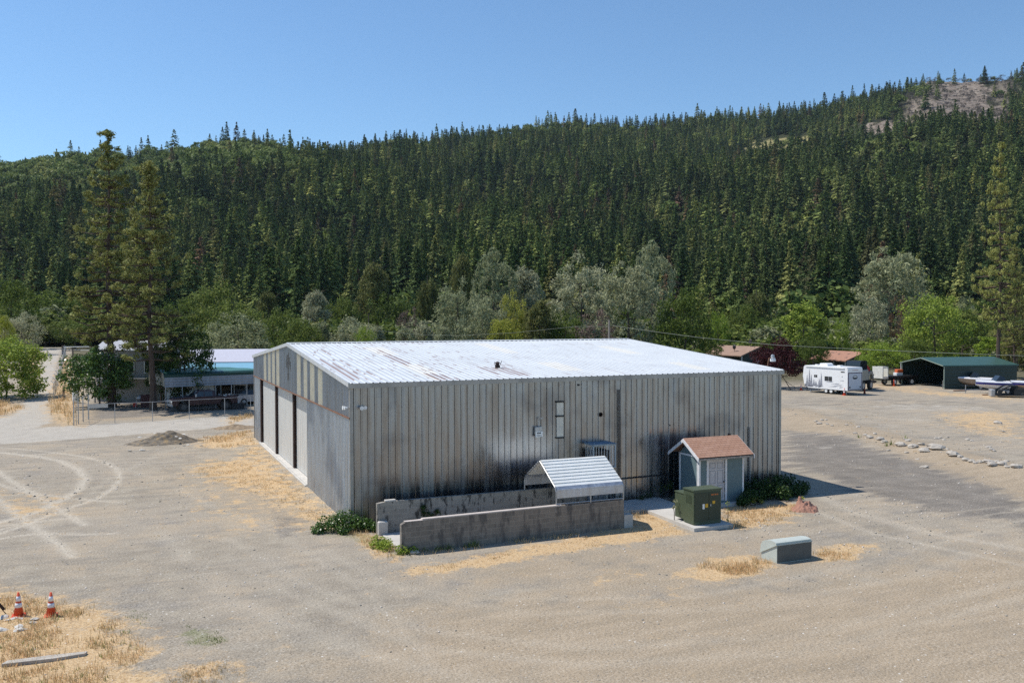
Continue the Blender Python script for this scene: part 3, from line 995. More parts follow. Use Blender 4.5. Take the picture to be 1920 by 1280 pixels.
# roof: rust streaks and cream sheets are places on the roof itself
k = NT('pale galvanised roof sheet'); v = k.coord('Object'); vs = k.coord('Object', (3.28, .35, 1))  # pale base colour of the sheet itself
n1 = k.noise(vs, 1., 3, .7); n2 = k.noise(v, .5, 4, .6); n3 = k.noise(k.coord('Object', (6.5, .9, 1)), 1.2, 3, .6)
c = k.ramp(n2, [(.3, (.60, .62, .63)), (.7, (.68, .70, .71))])
c = k.mix(k.rng(n1, .57, .67, 0, .45), c, (.42, .38, .36))
sr = k.n('ShaderNodeSeparateColor'); k.l(k.attr('mask_r')['Color'], sr.inputs[0])
c = k.mix(k.math('MULTIPLY', sr.outputs[1], k.rng(n2, .2, .5, .6, 1.)), c, (.74, .71, .64))
c = k.mix(k.math('MULTIPLY', k.rng(k.math('ADD', sr.outputs[0], k.math('MULTIPLY', k.math('SUBTRACT', n3, .5), 1.5)), .4, .75), .85), c, (.23, .115, .085))
k.l(c, k.p.inputs['Base Color']); k.p.inputs['Metallic'].default_value = .3; k.p.inputs['Roughness'].default_value = .5
ROOF = k.m

# ------------------------------------------------------------------ the metal building
L, W, HE, HR = 22.9, 31.92, 6.19, 7.49
SL = (HR - HE) / (W / 2)
PITCH = .3048


def profile(u0, u1, pitch=PITCH, h=.032, top=.055, side=.022, fine=False):
    """trapezoid rib profile: list of (u, height)"""
    out = [(u0, 0.)]; n = int(round((u1 - u0) / pitch)); p = (u1 - u0) / n
    for i in range(n):
        c = u0 + p * (i + .5)
        if fine:
            out.append((c - top / 2 - side - .015, 0.))
        out += [(c - top / 2 - side, 0.), (c - top / 2, h), (c + top / 2, h), (c + top / 2 + side, 0.)]
        if fine:
            out.append((c + top / 2 + side + .015, 0.))
        # two shallow stiffening pleats in the pan
    out += [(u1, 0.)]
    return out


def siding(axis, a, u0, u1, z0, ztop, sign, pitch=PITCH, h=.042, matf=None):
    """ribbed sheet standing at axis = a, ribs to the 'sign' side"""
    mb = MB(); pr = profile(u0, u1, pitch, h); V = []; F = []; MI = []
    for u, q in pr:
        d = a + sign * q
        for zz in (z0, ztop(u) if callable(ztop) else ztop):
            V.append((d, u, zz) if axis == 'x' else (u, d, zz))
    for i in range(len(pr) - 1):
        F.append((2 * i, 2 * i + 2, 2 * i + 3, 2 * i + 1)); MI.append(matf((pr[i][0] + pr[i + 1][0]) / 2) if matf else 0)
    mb.v = V; mb.f = F; mb.mi = MI
    return mb


bld = thing('metal_building', 'large grey ribbed metal hangar with white rust-streaked roof, sliding doors and striped gable', 'metal building', (0, 0, 0))
siding('y', 0, .02, L - .02, -.1, HE - .04, -1).build('front_wall', GALV, bld)
siding('y', W, .02, L - .02, -.1, HE - .04, 1).build('back_wall', GALV, bld)


def gtop(u):
    return HE - .05 + SL * min(u, W - u)


siding('x', L, .02, W - .02, -.1, gtop, 1).build('right_wall', GALV_G, bld)


def stripe(u):
    for a, b in ((5.85, 6.95), (7.85, 9.0), (9.85, 11.0), (11.85, 12.95), (19.4, 20.6), (21.2, 22.4), (23.1, 24.4), (25.1, 26.4)):
        if a <= u <= b:
            return 1
    return 0


siding('x', 0, .02, W - .02, 4.72, gtop, -1, matf=stripe, h=.05).build('gable_wall', [GALV_D, CREAM], bld, label='gable siding striped cream and blue grey')
siding('x', .03, .02, 10.36, -.05, 4.66, -1).build('side_wall', GALV_G, bld)
siding('x', .03, 28.75, W - .02, -.05, 4.66, -1).build('side_wall', GALV_G, bld)
# corner trims
mb = MB()
for x, y in ((0, 0), (L, 0), (0, W), (L, W)):
    sx = -1 if x == 0 else 1; sy = -1 if y == 0 else 1
    x0, x1 = sorted((x + sx * .045, x - sx * .10)); y0, y1 = sorted((y + sy * .045, y + sy * .038))
    mb.box(x0, x1, y0, y1, -.05, HE - .16)
    x0, x1 = sorted((x + sx * .045, x + sx * .038)); y0, y1 = sorted((y + sy * .036, y - sy * .10))
    mb.box(x0, x1, y0, y1, -.05, HE - .16)
mb.build('corner_trim', TRIM, bld)
# header rail between gable siding and doors
mb = MB(); mb.box(-.07, .02, 0.0, W, 4.655, 4.715); mb.build('door_header', RUST, bld)
# floor sill in front of the doors
mb = MB(); mb.box(-.12, .62, 10.4, 28.9, -.1, .06); mb.box(-.02, .62, 10.4, 28.7, .06, .10); mb.build('concrete_sill', CONC, bld)
# sliding doors on staggered tracks
for xs, y0, y1 in ((.42, 10.2, 16.2), (.29, 16.0, 22.4), (.18, 22.2, 28.6)):
    siding('x', xs, y0, y1, .13, 4.9, -1, pitch=.6, h=.012).build('sliding_door', DOORM, bld)
for xs, y0 in ((.30, 15.98), (.19, 22.18), (.06, 28.42)):
    m = MB(); m.box(xs - .05, xs + .07, y0, y0 + .38, .10, 4.65); m.build('door_post', RUSTY, bld)
m = MB(); m.box(.44, .5, 10, 29, -.05, 5.0); m.build('door_backing', BLACKISH, bld)

# roof sheets
OV = .13


def roof_sheet(name, front):
    pr = profile(-.10, L + .10, h=.022, fine=True); ys = np.linspace(-OV if front else W / 2, W / 2 if front else W + OV, 70)
    U = np.array([p[0] for p in pr]); Q = np.array([p[1] for p in pr])
    UU, YY = np.meshgrid(U, ys, indexing='ij')
    ZZ = HE + SL * (YY if front else W - YY) + Q[:, None] + .012
    V = np.stack([UU.ravel(), YY.ravel(), ZZ.ravel()], 1); n, m_ = len(U), len(ys)
    jj = (np.arange(n - 1)[:, None] * m_ + np.arange(m_ - 1)[None, :]).ravel()
    F = np.stack([jj, jj + m_, jj + m_ + 1, jj + 1], 1)
    me = fast_mesh(name, V, F, [ROOF]); x, y = V[:, 0], V[:, 1]; rust = np.zeros(len(V)); cream = np.zeros(len(V))
    rng = np.random.RandomState(3)
    # measured streaks (x, y from, y to, strength); each keeps to one or two ribs
    ST = [(.45, .6, 8.3, .9), (.75, 1., 6.8, .8), (1.06, .4, 5, .55), (1.36, 3, 8, .5), (1.67, .8, 3.5, .6), (2.0, 4, 7, .45), (3.87, 5.4, 9.6, 1.), (4.2, 5.5, 9.7, 1.), (3.93, .1, 2.3, 1.), (4.25, 0.1, 2.4, 1.), (4.6, .1, 1.9, .9),
          (7.3, 1.2, 3.9, 1.), (7.6, 2.4, 3.9, .9), (7.9, .9, 3.6, .8), (8.2, .6, 3.4, 1.), (8.5, .4, 3.7, 1.), (8.8, .6, 3.2, .7), (11.26, 5., 9.6, .8), (11.5, 5., 9.5, .7), (11.25, .1, 2., .7), (11.55, .1, 2., .8), (11.85, .1, 1.5, .6), (18.7, 4.5, 8.2, .5), (19.0, 3, 7.4, .35)]
    for i in range(420):
        ST.append((rng.uniform(0, 21) ** 1.0 * rng.uniform(.3, 1), *(lambda a, l: (a, a + l))(rng.uniform(0, 15), rng.uniform(.25, .9)), rng.uniform(.4, .75)))
    for sx, a, b, s in ST:
        sx = -.10 + (round((sx + .10) / PITCH - .5) + .5) * PITCH
        m = (np.abs(x - sx) < .055) & (y > a) & (y < b)
        rust[m] = np.maximum(rust[m], s)
    for sx0, sx1, a, b in ((3.75, 4.7, 2.2, 5.6), (3.75, 4.9, 9.5, 13.2), (3.75, 4.15, .1, 2.3), (11.0, 12.2, 1.8, 5.2), (11.1, 12.0, 9.4, 14.6), (18.4, 19.3, 8, 12.2), (18.3, 19.2, 1, 4)):
        m = (x > sx0) & (x < sx1) & (y > a) & (y < b); cream[m] = .85
    if not front:
        rust[:] = 0; cream[:] = 0
    at = me.attributes.new('mask_r', 'FLOAT_COLOR', 'POINT')
    at.data.foreach_set('color', np.stack([rust, cream, rust * 0, rust * 0 + 1], 1).astype(np.float32).ravel())
    return link(name, me, bld)


roof_sheet('roof', True); roof_sheet('roof', False)
m = MB()
for s in (-1, 1):
    yy = W / 2 + s * .22
    m.add([(-.13, yy, HR - .22 * SL + .055), (L + .13, yy, HR - .22 * SL + .055), (L + .13, W / 2, HR + .075), (-.13, W / 2, HR + .075)], [(0, 1, 2, 3) if s < 0 else (3, 2, 1, 0)])
m.build('ridge_cap', ROOF, bld)
m = MB(); m.box(-.12, L + .12, -.19, -.075, HE - .20, HE - .005); m.build('gutter', TRIM, bld)
RAKE = M('pale rake trim', (.62, .63, .64), .45, .4, var=.12)
for x0, x1 in ((-.13, -.05), (L + .05, L + .13)):
    m = MB()
    for s, ya, yb in ((1, -.14, W / 2), (-1, W + .14, W / 2)):
        m.add([(x0, ya, HE - .14 - .14 * SL), (x1, ya, HE - .14 - .14 * SL), (x1, yb, HR - .14), (x0, yb, HR - .14), (x0, ya, HE + .058 - .14 * SL), (x1, ya, HE + .058 - .14 * SL), (x1, yb, HR + .058), (x0, yb, HR + .058)],
              [(0, 3, 2, 1), (4, 5, 6, 7), (0, 1, 5, 4), (1, 2, 6, 5), (2, 3, 7, 6), (3, 0, 4, 7)])
    m.build('rake_trim', RAKE, bld)
# roof vent stub
m = MB(); m.lathe([(.17, 0), (.17, .16), (.12, .2), (.12, .3), (.2, .33), (.05, .42)], 12, (8.23, 3.5, HE + SL * 3.5 + .02)); m.tube([(8.38, 3.42, HE + .5), (8.5, 3.4, HE + .78)], .02, 5); m.tube([(8.1, 3.5, HE + .3), (8.02, 3.5, HE + .72)], .02, 5)
rvn = m.build('roof_vent', RUSTY, bld); rvn.scale = (.75, .75, .75); rvn.location = (8.23 * .25, 3.5 * .25, (HE + SL * 3.5) * .25)
# dark painted emblem patch under the gable peak: worn upright shape, on two ribs
m = MB(); px_ = -.040
shape = [(15.9, 6.98), (16.12, 6.8), (16.35, 6.82), (16.62, 6.62), (16.72, 6.3), (16.5, 6.05), (16.42, 6.3), (16.25, 6.4), (16.2, 6.1), (16.12, 5.85), (16.3, 5.55), (16.32, 5.32), (16.05, 5.38), (15.95, 5.3), (15.72, 5.33), (15.62, 5.7), (15.7, 6.1), (15.6, 6.35), (15.4, 6.1), (15.12, 5.98), (15.2, 6.35), (15.45, 6.62), (15.62, 6.72), (15.72, 6.9)]
m.prism([(y, z) for y, z in shape], px_ - .008, px_, 'x')
m.build('painted_emblem', BLACKISH, bld)

# fittings on the front wall
m = MB()
m.box(9.78, 10.14, -.055, -.035, 3.36, 5.0); m.build('wall_strip', M('bare pale strip', (.55, .54, .50), .5, .5, var=.15), bld)
m = MB()
for z in (5.0, 4.32, 3.3):
    m.box(9.76, 10.16, -.10, -.056, z, z + .07)
m.build('strip_bracket', BLACKISH, bld)
m = MB(); m.tube([(13.12, -.09, 1.12), (13.12, -.09, 5.5)], .035, 6); m.tube([(13.12, -.09, 1.15), (16.3, -.09, 1.18)], .03, 6); m.build('conduit_pipe', BLACKISH, bld)
m = MB(); m.tube([(20.9, -.1, .2), (20.9, -.1, 3.3)], .03, 6); m.build('conduit_pipe', STEEL, bld)
m = MB(); m.lathe([(.11, -.02), (.11, 0), (.07, 0), (.07, -.02)], 14, (12.13, -.05, 4.33), 'y'); m.build('vent_ring', RUSTY, bld)
m = MB(); m.box(16.0, 16.08, -.06, -.035, 3.6, 3.66); m.box(10.9, 11.0, -.06, -.035, 5.75, 5.83); m.box(19.6, 19.72, -.06, -.035, 2.9, 3.02); m.build('siding_hole', BLACKISH, bld)
# meter box with a white notice
mbx = thing('meter_box', 'small grey box with white notice mounted on long metal wall', 'meter box', (8.8, -.05, 3.45))
m = MB(); m.bbox(-.18, .18, -.14, .02, .12, .48, .02); m.build('box', STEEL, mbx)
m = MB(); m.box(-.18, .18, -.16, -.145, .0, .25); nt_ = m.build('notice', WHITE, mbx)
m = MB(); [m.box(a, b, -.168, -.162, .15, .21) for a, b in ((-.1, -.05), (-.04, -.01), (.0, .03), (.04, .09))]; [m.box(-.12, .12, -.168, -.162, z, z + .012) for z in (.04, .08)]; m.build('lettering', BLACKISH, mbx)
m = MB(); m.tube([(.03, -.05, .48), (.03, -.05, .78), (.10, -.16, .84)], .018, 6); m.lathe([(.03, 0), (.06, .05), (.06, .1)], 8, (.1, -.18, .80)); m.build('mast', STEEL, mbx)
# corner floodlights
for loc, rz, lab in (((-.06, .12, 5.15), 1.57, 'small white floodlight on the gable side of the hangar corner'), ((.42, -.06, 5.15), 0, 'small white floodlight on the long wall near hangar corner')):
    fl = thing('floodlight', lab, 'floodlight', loc, -rz)
    m = MB(); m.lathe([(.05, 0), (.05, .03)], 10, (0, -.0, 0), 'y'); m.tube([(0, 0, 0), (0, -.14, .02)], .015, 6); m.build('mount', STEEL, fl)
    m = MB(); m.lathe([(.03, .06), (.05, 0), (.09, -.12), (.075, -.122)], 12, (.0, -.14, -.01), 'y'); m.lathe([(.03, .05), (.08, -.1)], 12, (.16, -.12, .0), 'y'); m.build('lamp_head', WHITE, fl)
# window cage
cg = thing('air_conditioner_cage', 'pale blue barred steel cage bolted to long metal wall', 'cage', (11.85, -.03, 1.9))
m = MB(); X0, X1, Y0, Y1, Z0, Z1 = -.58, .58, -.9, 0, 0, 1.12
for x in (X0, X1):
    m.box(x - .03, x + .03, Y0 - .03, Y0 + .03, Z0, Z1 - .04)
for z in (Z0, Z1 - .06):
    m.box(X0 + .03, X1 - .03, Y0 - .025, Y0 + .025, z, z + .05)
    for x in (X0, X1):
        m.box(x - .025, x + .025, Y0 + .03, Y1, z, z + .05)
m.build('frame', M('chalky blue steel', (.36, .42, .46), .6, .2, var=.2), cg)
m = MB(); m.box(X0 - .05, X1 + .05, Y0 - .06, Y1 - .01, Z1, Z1 + .03); m.build('top_panel', M('chalky blue sheet', (.20, .28, .36), .6, .2, var=.25, scale=4.), cg)
m = MB()
for i in range(1, 8):
    x = X0 + (X1 - X0) * i / 8; m.tube([(x, Y0, .05), (x, Y0, Z1 - .06)], .011, 5, cap=False)
for i in range(1, 6):
    y = Y0 + (Y1 - Y0) * i / 6
    for x in (X0, X1):
        m.tube([(x, y, .05), (x, y, Z1 - .06)], .011, 5, cap=False)
m.build('bars', WHITE, cg)
m = MB(); m.bbox(-.42, .42, -.72, -.06, .05, .8, .02); m.build('cooler', M('dark cooler case', (.06, .05, .045), .7, var=.3), cg)
# yard light on a crooked conduit at the far end
yl = thing('yard_light', 'white yard light on a crooked arm above the right end of the hangar roof', 'yard light', (22.98, 1.2, 6.0))
m = MB(); m.tube([(0, 0, -.8), (.02, 0, .1), (.10, 0, .55), (.16, 0, .78), (.3, 0, .80)], .028, 7); m.build('arm', RUST, yl)
m = MB(); m.lathe([(.02, .16), (.09, .12), (.1, .0), (.14, -.03)], 14, (.40, 0, .82)); m.build('lamp_housing', STEEL, yl)
m = MB(); m.lathe([(.11, -.03), (.15, -.12), (.15, -.22), (.05, -.24)], 14, (.42, 0, .82)); m.build('lamp_globe', WHITE, yl)

# ------------------------------------------------------------------ block walls
k = NT('stained concrete block'); v = k.coord('Object')
bt = k.n('ShaderNodeTexBrick'); mp = k.n('ShaderNodeMapping'); tc = k.n('ShaderNodeTexCoord'); mp.inputs['Rotation'].default_value = (R(90), 0, 0)
k.l(tc.outputs['Object'], mp.inputs[0]); k.l(mp.outputs[0], bt.inputs['Vector'])
for nm, val in (('Scale', 1.), ('Brick Width', .4), ('Row Height', .2), ('Mortar Size', .008), ('Bias', 0.)):
    bt.inputs[nm].default_value = val
bt.inputs['Color1'].default_value = (.185, .16, .135, 1); bt.inputs['Color2'].default_value = (.24, .205, .172, 1); bt.inputs['Mortar'].default_value = (.30, .265, .225, 1)
n1 = k.noise(k.coord('Object', (2.2, 2.2, .6)), 1.6, 5, .65); n2 = k.noise(v, 3.4, 5, .7)
c = k.mix(k.rng(n1, .46, .66, 0, .75), bt.outputs['Color'], (.075, .07, .068))
c = k.mix(k.rng(n2, .6, .75, 0, .6), c, (.33, .3, .27))
k.l(c, k.p.inputs['Base Color']); k.p.inputs['Roughness'].default_value = .95; k.bump(n2, .35, .02)
BLOCK = k.m
k = NT('mildewed concrete block'); v = k.coord('Object')
bt = k.n('ShaderNodeTexBrick'); mp = k.n('ShaderNodeMapping'); tc = k.n('ShaderNodeTexCoord'); mp.inputs['Rotation'].default_value = (R(90), 0, 0)
k.l(tc.outputs['Object'], mp.inputs[0]); k.l(mp.outputs[0], bt.inputs['Vector'])
for nm, val in (('Scale', 1.), ('Brick Width', .4), ('Row Height', .2), ('Mortar Size', .006)):
    bt.inputs[nm].default_value = val
bt.inputs['Color1'].default_value = (.25, .23, .2, 1); bt.inputs['Color2'].default_value = (.3, .275, .24, 1); bt.inputs['Mortar'].default_value = (.36, .34, .3, 1)
n1 = k.noise(k.coord('Object', (3., 3., 1.)), 1.8, 5, .7)
c = k.mix(k.rng(n1, .52, .62, 0, .9), bt.outputs['Color'], (.035, .033, .03))
k.l(c, k.p.inputs['Base Color']); k.p.inputs['Roughness'].default_value = .95
BLOCK_M = k.m
bw = thing('block_wall', 'long low grey concrete block wall in front, its top edge pale and chipped', 'block wall', (5.7, -4.87, 0))
rotw = .03
m = MB()
bw.rotation_euler = (0, 0, rotw)
m.prism([(-4.95, 0), (4.95, 0), (4.95, 1.22), (-4.1, 1.22), (-4.1, 1.2), (-4.75, 1.2), (-4.95, 1.1)], -.1, .1, 'y'); m.build('blocks', BLOCK, bw)
m = MB(); m.box(-4.1, 1.95, -.105, .105, 1.222, 1.262); m.box(-4.8, -3.95, -.103, .103, 1.204, 1.219); m.build('cap_strip', M('pale mortar cap', (.52, .46, .42), .9, var=.2), bw)
m = MB(); m.box(4.97, 5.4, -.1, .3, -.1, .55); m.build('end_block', CONC, bw)
bw2 = thing('block_wall', 'rear mildew-stained concrete block wall with broken stepped end beside the hangar', 'block wall', (5.6, -1.6, 0))
m = MB(); m.prism([(-4.9, 0), (4.9, 0), (4.9, 1.33), (-4.5, 1.33), (-4.5, 1.31), (-4.66, 1.31), (-4.9, 1.27)], -.1, .1, 'y'); m.build('blocks', BLOCK_M, bw2)
m = MB(); m.box(-4.55, -4.1, -.1, .1, 1.332, 1.39); m.build('loose_cap', CONC, bw2)
m = MB(); m.bbox(-4.9, -4.5, -.34, -.11, 0, .56, .03); m.build('stub_block', CONC, bw2)
m = MB(); m.box(.85, 10.5, -4.7, -1.75, -.1, .03); fs = m.build('concrete_floor', CONC); tag(fs, 'concrete slab between the two low block walls', 'slab')

# ------------------------------------------------------------------ little canopy on the walls
cnp = thing('metal_canopy', 'small white ribbed metal canopy with grey side flap over the low block walls', 'canopy', (9.05, -3.2, 0))
hw = 1.62
curve = [(-hw - .02, 1.52), (-hw - .02, 1.86), (-hw + .1, 2.0), (-.12, 2.84), (0, 2.88), (.12, 2.84), (hw - .1, 2.0), (hw + .02, 1.86), (hw + .02, 1.52)]
WHT_R = M('white ribbed sheet', (.80, .80, .77), .45, .15, var=.08, scale=2.)
# ribs run along x: cross section with small steps
sec = []
for a, b in ((2, 3), (5, 6)):
    (y0, z0), (y1, z1) = curve[a], curve[b]; n = 8
    nx_, nz_ = -(z1 - z0), (y1 - y0); q = math.hypot(nx_, nz_); nx_ /= q; nz_ /= q
    for i in range(n):
        for f, h in ((0, 0), (.86, 0), (.88, .03), (.97, .03)):
            t = (i + f) / n; sec.append((y0 + (y1 - y0) * t + nx_ * h, z0 + (z1 - z0) * t + nz_ * h))
    sec.append((y1, z1))
    if a == 2:
        sec.append((0, 2.88))
m = MB()
m.add([(x, y, z) for x in (-1.58, 1.55) for y, z in sec], [(i, i + 1, i + 1 + len(sec), i + len(sec)) for i in range(len(sec) - 1)]); m.build('roof_sheet', WHT_R, cnp)
FLAP = galv_mat('grey flap sheet', (.5, .52, .56), .6, .4)
for s in (1, -1):
    m = MB()
    m.box(-1.58, 1.55, min(s * (hw + .01), s * (hw + .03)), max(s * (hw + .01), s * (hw + .03)), 1.53, 1.84); m.box(-1.58, 1.55, min(s * hw, s * (hw + .02)), max(s * hw, s * (hw + .02)), 1.84, 1.88)
    m.add([(x, s * y, z) for x in (-1.58, 1.55) for y, z in ((hw + .01, 1.86), (hw - .1, 2.0))], [(0, 1, 3, 2)])
    m.build('side_flap', FLAP, cnp)
m = MB()
for x in (-1.6, -.0, 1.57):
    pts = [(x, -hw, 1.22), (x, -hw, 1.8), (x, -hw + .12, 1.97), (x, -.1, 2.79), (x, 0, 2.83), (x, .1, 2.79), (x, hw - .12, 1.97), (x, hw, 1.8), (x, hw, 1.25)]
    m.tube(pts, .03, 6)
m.tube([(-1.6, -hw, 1.29), (1.57, -hw, 1.29)], .025, 6); m.tube([(-1.6, 0, 2.78), (1.57, 0, 2.78)], .025, 6)
m.build('tube_frame', STEEL, cnp)

# ------------------------------------------------------------------ pump shed
SH = M('blue green painted siding', (.135, .195, .21), .7, var=.18, scale=2.5, stretch=(4, 4, 1))
SHT = M('chalky white trim', (.72, .72, .73), .7, var=.15, scale=3.)
sx0, sx1, sy0, sy1 = 16.05, 18.6, -2.56, -.8
shd = thing('pump_shed', 'small blue green shed with white trim and red brown shingle roof against the long wall', 'shed', ((sx0 + sx1) / 2, sy0, 0))
cx = (sx0 + sx1) / 2; hwX = (sx1 - sx0) / 2
m = MB(); m.box(-hwX, -.76, 0, .1, -.05, 2.38); m.box(.20, hwX, 0, .1, -.05, 2.38); m.box(-.76, .20, 0, .1, 2.2, 2.38); m.box(-.76, .20, .0, .1, -.05, .2)
m.prism([(.1, -.05), (1.66, -.05), (1.66, 2.38), (.88, 3.04), (0, 2.3), (.1, 2.38)], -hwX, -hwX + .08, 'x'); m.prism([(.1, -.05), (1.66, -.05), (1.66, 2.38), (.88, 3.04), (0, 2.3), (.1, 2.38)], hwX - .08, hwX, 'x'); m.box(-hwX + .08, hwX - .08, 1.56, 1.66, -.05, 2.38)
m.build('walls', SH, shd)
m = MB(); m.box(-hwX - .5, hwX + .3, -.45, -.003, -.1, .13); m.build('concrete_step', CONC, shd)
SHG = NT('red brown shingles'); v = SHG.coord('Object')
bt = SHG.n('ShaderNodeTexBrick'); SHG.l(v, bt.inputs['Vector'])
for nm, val in (('Scale', 1.), ('Brick Width', .3), ('Row Height', .135), ('Mortar Size', .007)):
    bt.inputs[nm].default_value = val
bt.inputs['Color1'].default_value = (.40, .215, .14, 1); bt.inputs['Color2'].default_value = (.47, .27, .185, 1); bt.inputs['Mortar'].default_value = (.10, .05, .04, 1)
n1 = SHG.noise(v, 6., 4, .6)
SHG.l(SHG.mix(SHG.rng(n1, .45, .7, 0, .5), bt.outputs['Color'], (.42, .25, .19)), SHG.p.inputs['Base Color']); SHG.p.inputs['Roughness'].default_value = .95
m = MB(); rw = hwX + .3
for s in (-1, 1):
    y0, z0 = .88, 3.19; y1 = .88 + s * 1.28; z1 = 2.42
    P = [(-rw, y1, z1), (rw, y1, z1), (rw, y0, z0), (-rw, y0, z0)]
    m.add(P + [(a, b, c_ - .05) for a, b, c_ in P], [(0, 1, 2, 3) if s < 0 else (3, 2, 1, 0), (7, 6, 5, 4) if s < 0 else (4, 5, 6, 7), (0, 4, 5, 1), (1, 5, 6, 2), (3, 7, 4, 0)])
m.build('roof', SHG.m, shd)
for xx in (-rw, rw):
    m = MB()
    x0, x1 = (xx - .04, xx - .002) if xx < 0 else (xx + .002, xx + .04)
    for s in (-1, 1):
        m.prism([(.88, 3.16), (.88, 3.0), (.88 + s * 1.3, 2.22), (.88 + s * 1.3, 2.38)], x0, x1, 'x')
    m.build('barge_board', SHT, shd)
m = MB(); m.box(-rw + .01, rw - .01, -.40, -.37, 2.28, 2.40); m.build('fascia', M('peeling fascia board', (.30, .27, .24), .9, var=.6, scale=9.), shd)
m = MB()
for x in (-hwX - .015, hwX - .07):
    m.box(x, x + .085, -.02, .09, .131, 2.38)
m.box(-hwX - .02, -hwX - .003, .095, .17, -.02, 2.38); m.box(-hwX - .02, -hwX - .003, 1.55, 1.65, -.02, 2.4); m.box(-hwX - .02, -hwX - .003, .17, 1.55, 2.33, 2.41)
m.build('corner_board', SHT, shd)
m = MB(); m.box(-.86, -.76, -.03, .02, .2, 2.2); m.box(.20, .30, -.03, .02, .2, 2.2); m.box(-.90, .34, -.035, .02, 2.2, 2.31); m.build('door_frame', SHT, shd)
dr = MB(); dr.box(-.755, .195, .03, .07, .21, 2.19); dr = dr.build('door', M('worn white door', (.52, .51, .52), .7, var=.18, scale=4., col2=(.34, .31, .29), cov=.6), shd)
m = MB()
for z0, z1 in ((.36, .96), (1.06, 1.68), (1.78, 2.05)):
    for x0, x1 in ((-.66, -.34), (-.22, .1)):
        for a in ((x0, x1, z0, z0 + .02), (x0, x1, z1 - .02, z1), (x0, x0 + .02, z0 + .02, z1 - .02), (x1 - .02, x1, z0 + .02, z1 - .02)):
            m.box(a[0], a[1], .018, .031, a[2], a[3])
m.build('door_panel', M('grey door moulding', (.30, .30, .32), .7, var=.15), dr)
m = MB(); m.lathe([(.03, 0), (.035, .03), (.02, .05)], 10, (.12, -.02, 1.12), 'y'); m.build('door_knob', BLACKISH, dr)

# ------------------------------------------------------------------ slab, transformer, vault box
m = MB(); m.prism([(13.0, -6.6), (15.0, -6.6), (15.2, -.3), (11.3, -.3), (11.35, -2.3), (13.1, -2.45)], -.1, .15, 'z'); o = m.build('concrete_pad', CONC); tag(o, 'pale concrete pad under green transformer reaching back to the long wall', 'concrete pad')
TG = M('transformer green enamel', (.070, .092, .055), .5, var=.12, scale=2.)
tr = thing('transformer_cabinet', 'dark green electrical cabinet with two doors and yellow warning labels on concrete pad', 'transformer', (14.0, -6.15, .15))
m = MB(); m.box(-.72, .68, 0, .75, .05, 1.44); m.box(-.70, .66, .03, .72, 0, .05); m.build('cabinet', TG, tr)
m = MB(); m.box(-.75, .71, -.03, .78, 1.442, 1.50); m.build('lid', TG, tr)
m = MB(); m.box(-.70, .66, .752, 1.45, .12, 1.2); m.box(-.72, .68, .752, 1.48, 1.203, 1.24); m.build('rear_tank', TG, tr)
for x0, x1 in ((-.66, .03), (.05, .62)):
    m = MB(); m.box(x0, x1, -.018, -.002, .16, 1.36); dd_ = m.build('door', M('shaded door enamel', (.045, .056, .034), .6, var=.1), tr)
    if x0 > 0:
        m = MB(); m.box(.10, .14, -.05, -.02, .76, .86); m.build('latch', STEEL, dd_)
m = MB(); m.box(-.70, .66, -.03, -.003, .02, .12); m.build('base_skirt', TG, tr)
for x_ in (-.70, .655):
    for z_ in (.35, .75, 1.15):
        m = MB(); m.tube([(x_, -.012, z_), (x_, -.012, z_ + .1)], .012, 6); m.build('hinge', TG, tr)
m = MB(); [m.box(-.735, -.723, .15 + i * .09, .2 + i * .09, .9, 1.25) for i in range(5)]; m.build('side_vent', TG, tr)
YEL = M('yellow warning label', (.62, .36, .03), .6, var=.15, scale=20.)
m = MB(); m.box(-.14, .0, -.024, -.019, .72, .88); m.build('warning_label', YEL, tr)
m = MB(); m.box(.22, .36, -.024, -.019, .86, .98); m.build('warning_label', YEL, tr)
m = MB(); m.box(-.28, -.18, -.024, -.019, .66, .88); m.build('notice_label', WHITE, tr)
m = MB()
x = .16
for wd_ in (.035, .035, .035, .0, .03, .05, .0, .05):
    if wd_:
        m.box(x, x + wd_, -.024, -.019, 1.22, 1.28)
    x += wd_ + .012 if wd_ else .03
m.build('orange_number', M('orange lettering', (.55, .16, .04), .6, var=.1), tr)

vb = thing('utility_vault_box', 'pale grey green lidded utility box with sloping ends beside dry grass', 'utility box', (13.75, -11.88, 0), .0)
VG = M('chalky grey green plastic', (.45, .485, .45), .7, var=.08, scale=3.)
m = MB()
b_ = [(-.80, 0), (.88, 0), (.80, .69), (-.80, .69)]
m.prism([(-.03, 0), (.85, 0), (.85, .22), (-.0, .66), (-.03, .66)], -.80, .80, 'x'); m.build('base', VG, vb)
m = MB(); m.prism([(-.036, .02), (-.033, .02), (-.033, .64), (-.036, .64)], -.79, .79, 'x'); m.build('dark_front', M('shade darkened box front', (.115, .115, .105), .8, var=.15, scale=3.), vb, label='added dark grey sheet painting in front shade')  # dark sheet added to deepen the shaded front beyond what light gives
m = MB()
m.prism([(-.0, .68), (.86, .25), (.9, .3), (.86, .5), (.75, .66), (.55, .74), (.3, .78), (.1, .765), (.0, .74)], -.82, .80, 'x'); m.build('lid', VG, vb)
m = MB(); m.prism([(-.05, .665), (.9, .19), (.91, .24), (-.04, .70)], -.84, .82, 'x'); m.build('rim', VG, vb)

# ------------------------------------------------------------------ cones
OR = M('faded orange plastic', (.62, .085, .03), .6, var=.15, scale=8.)
REF = M('white reflective sleeve', (.75, .73, .76), .4, var=.06, scale=8.)


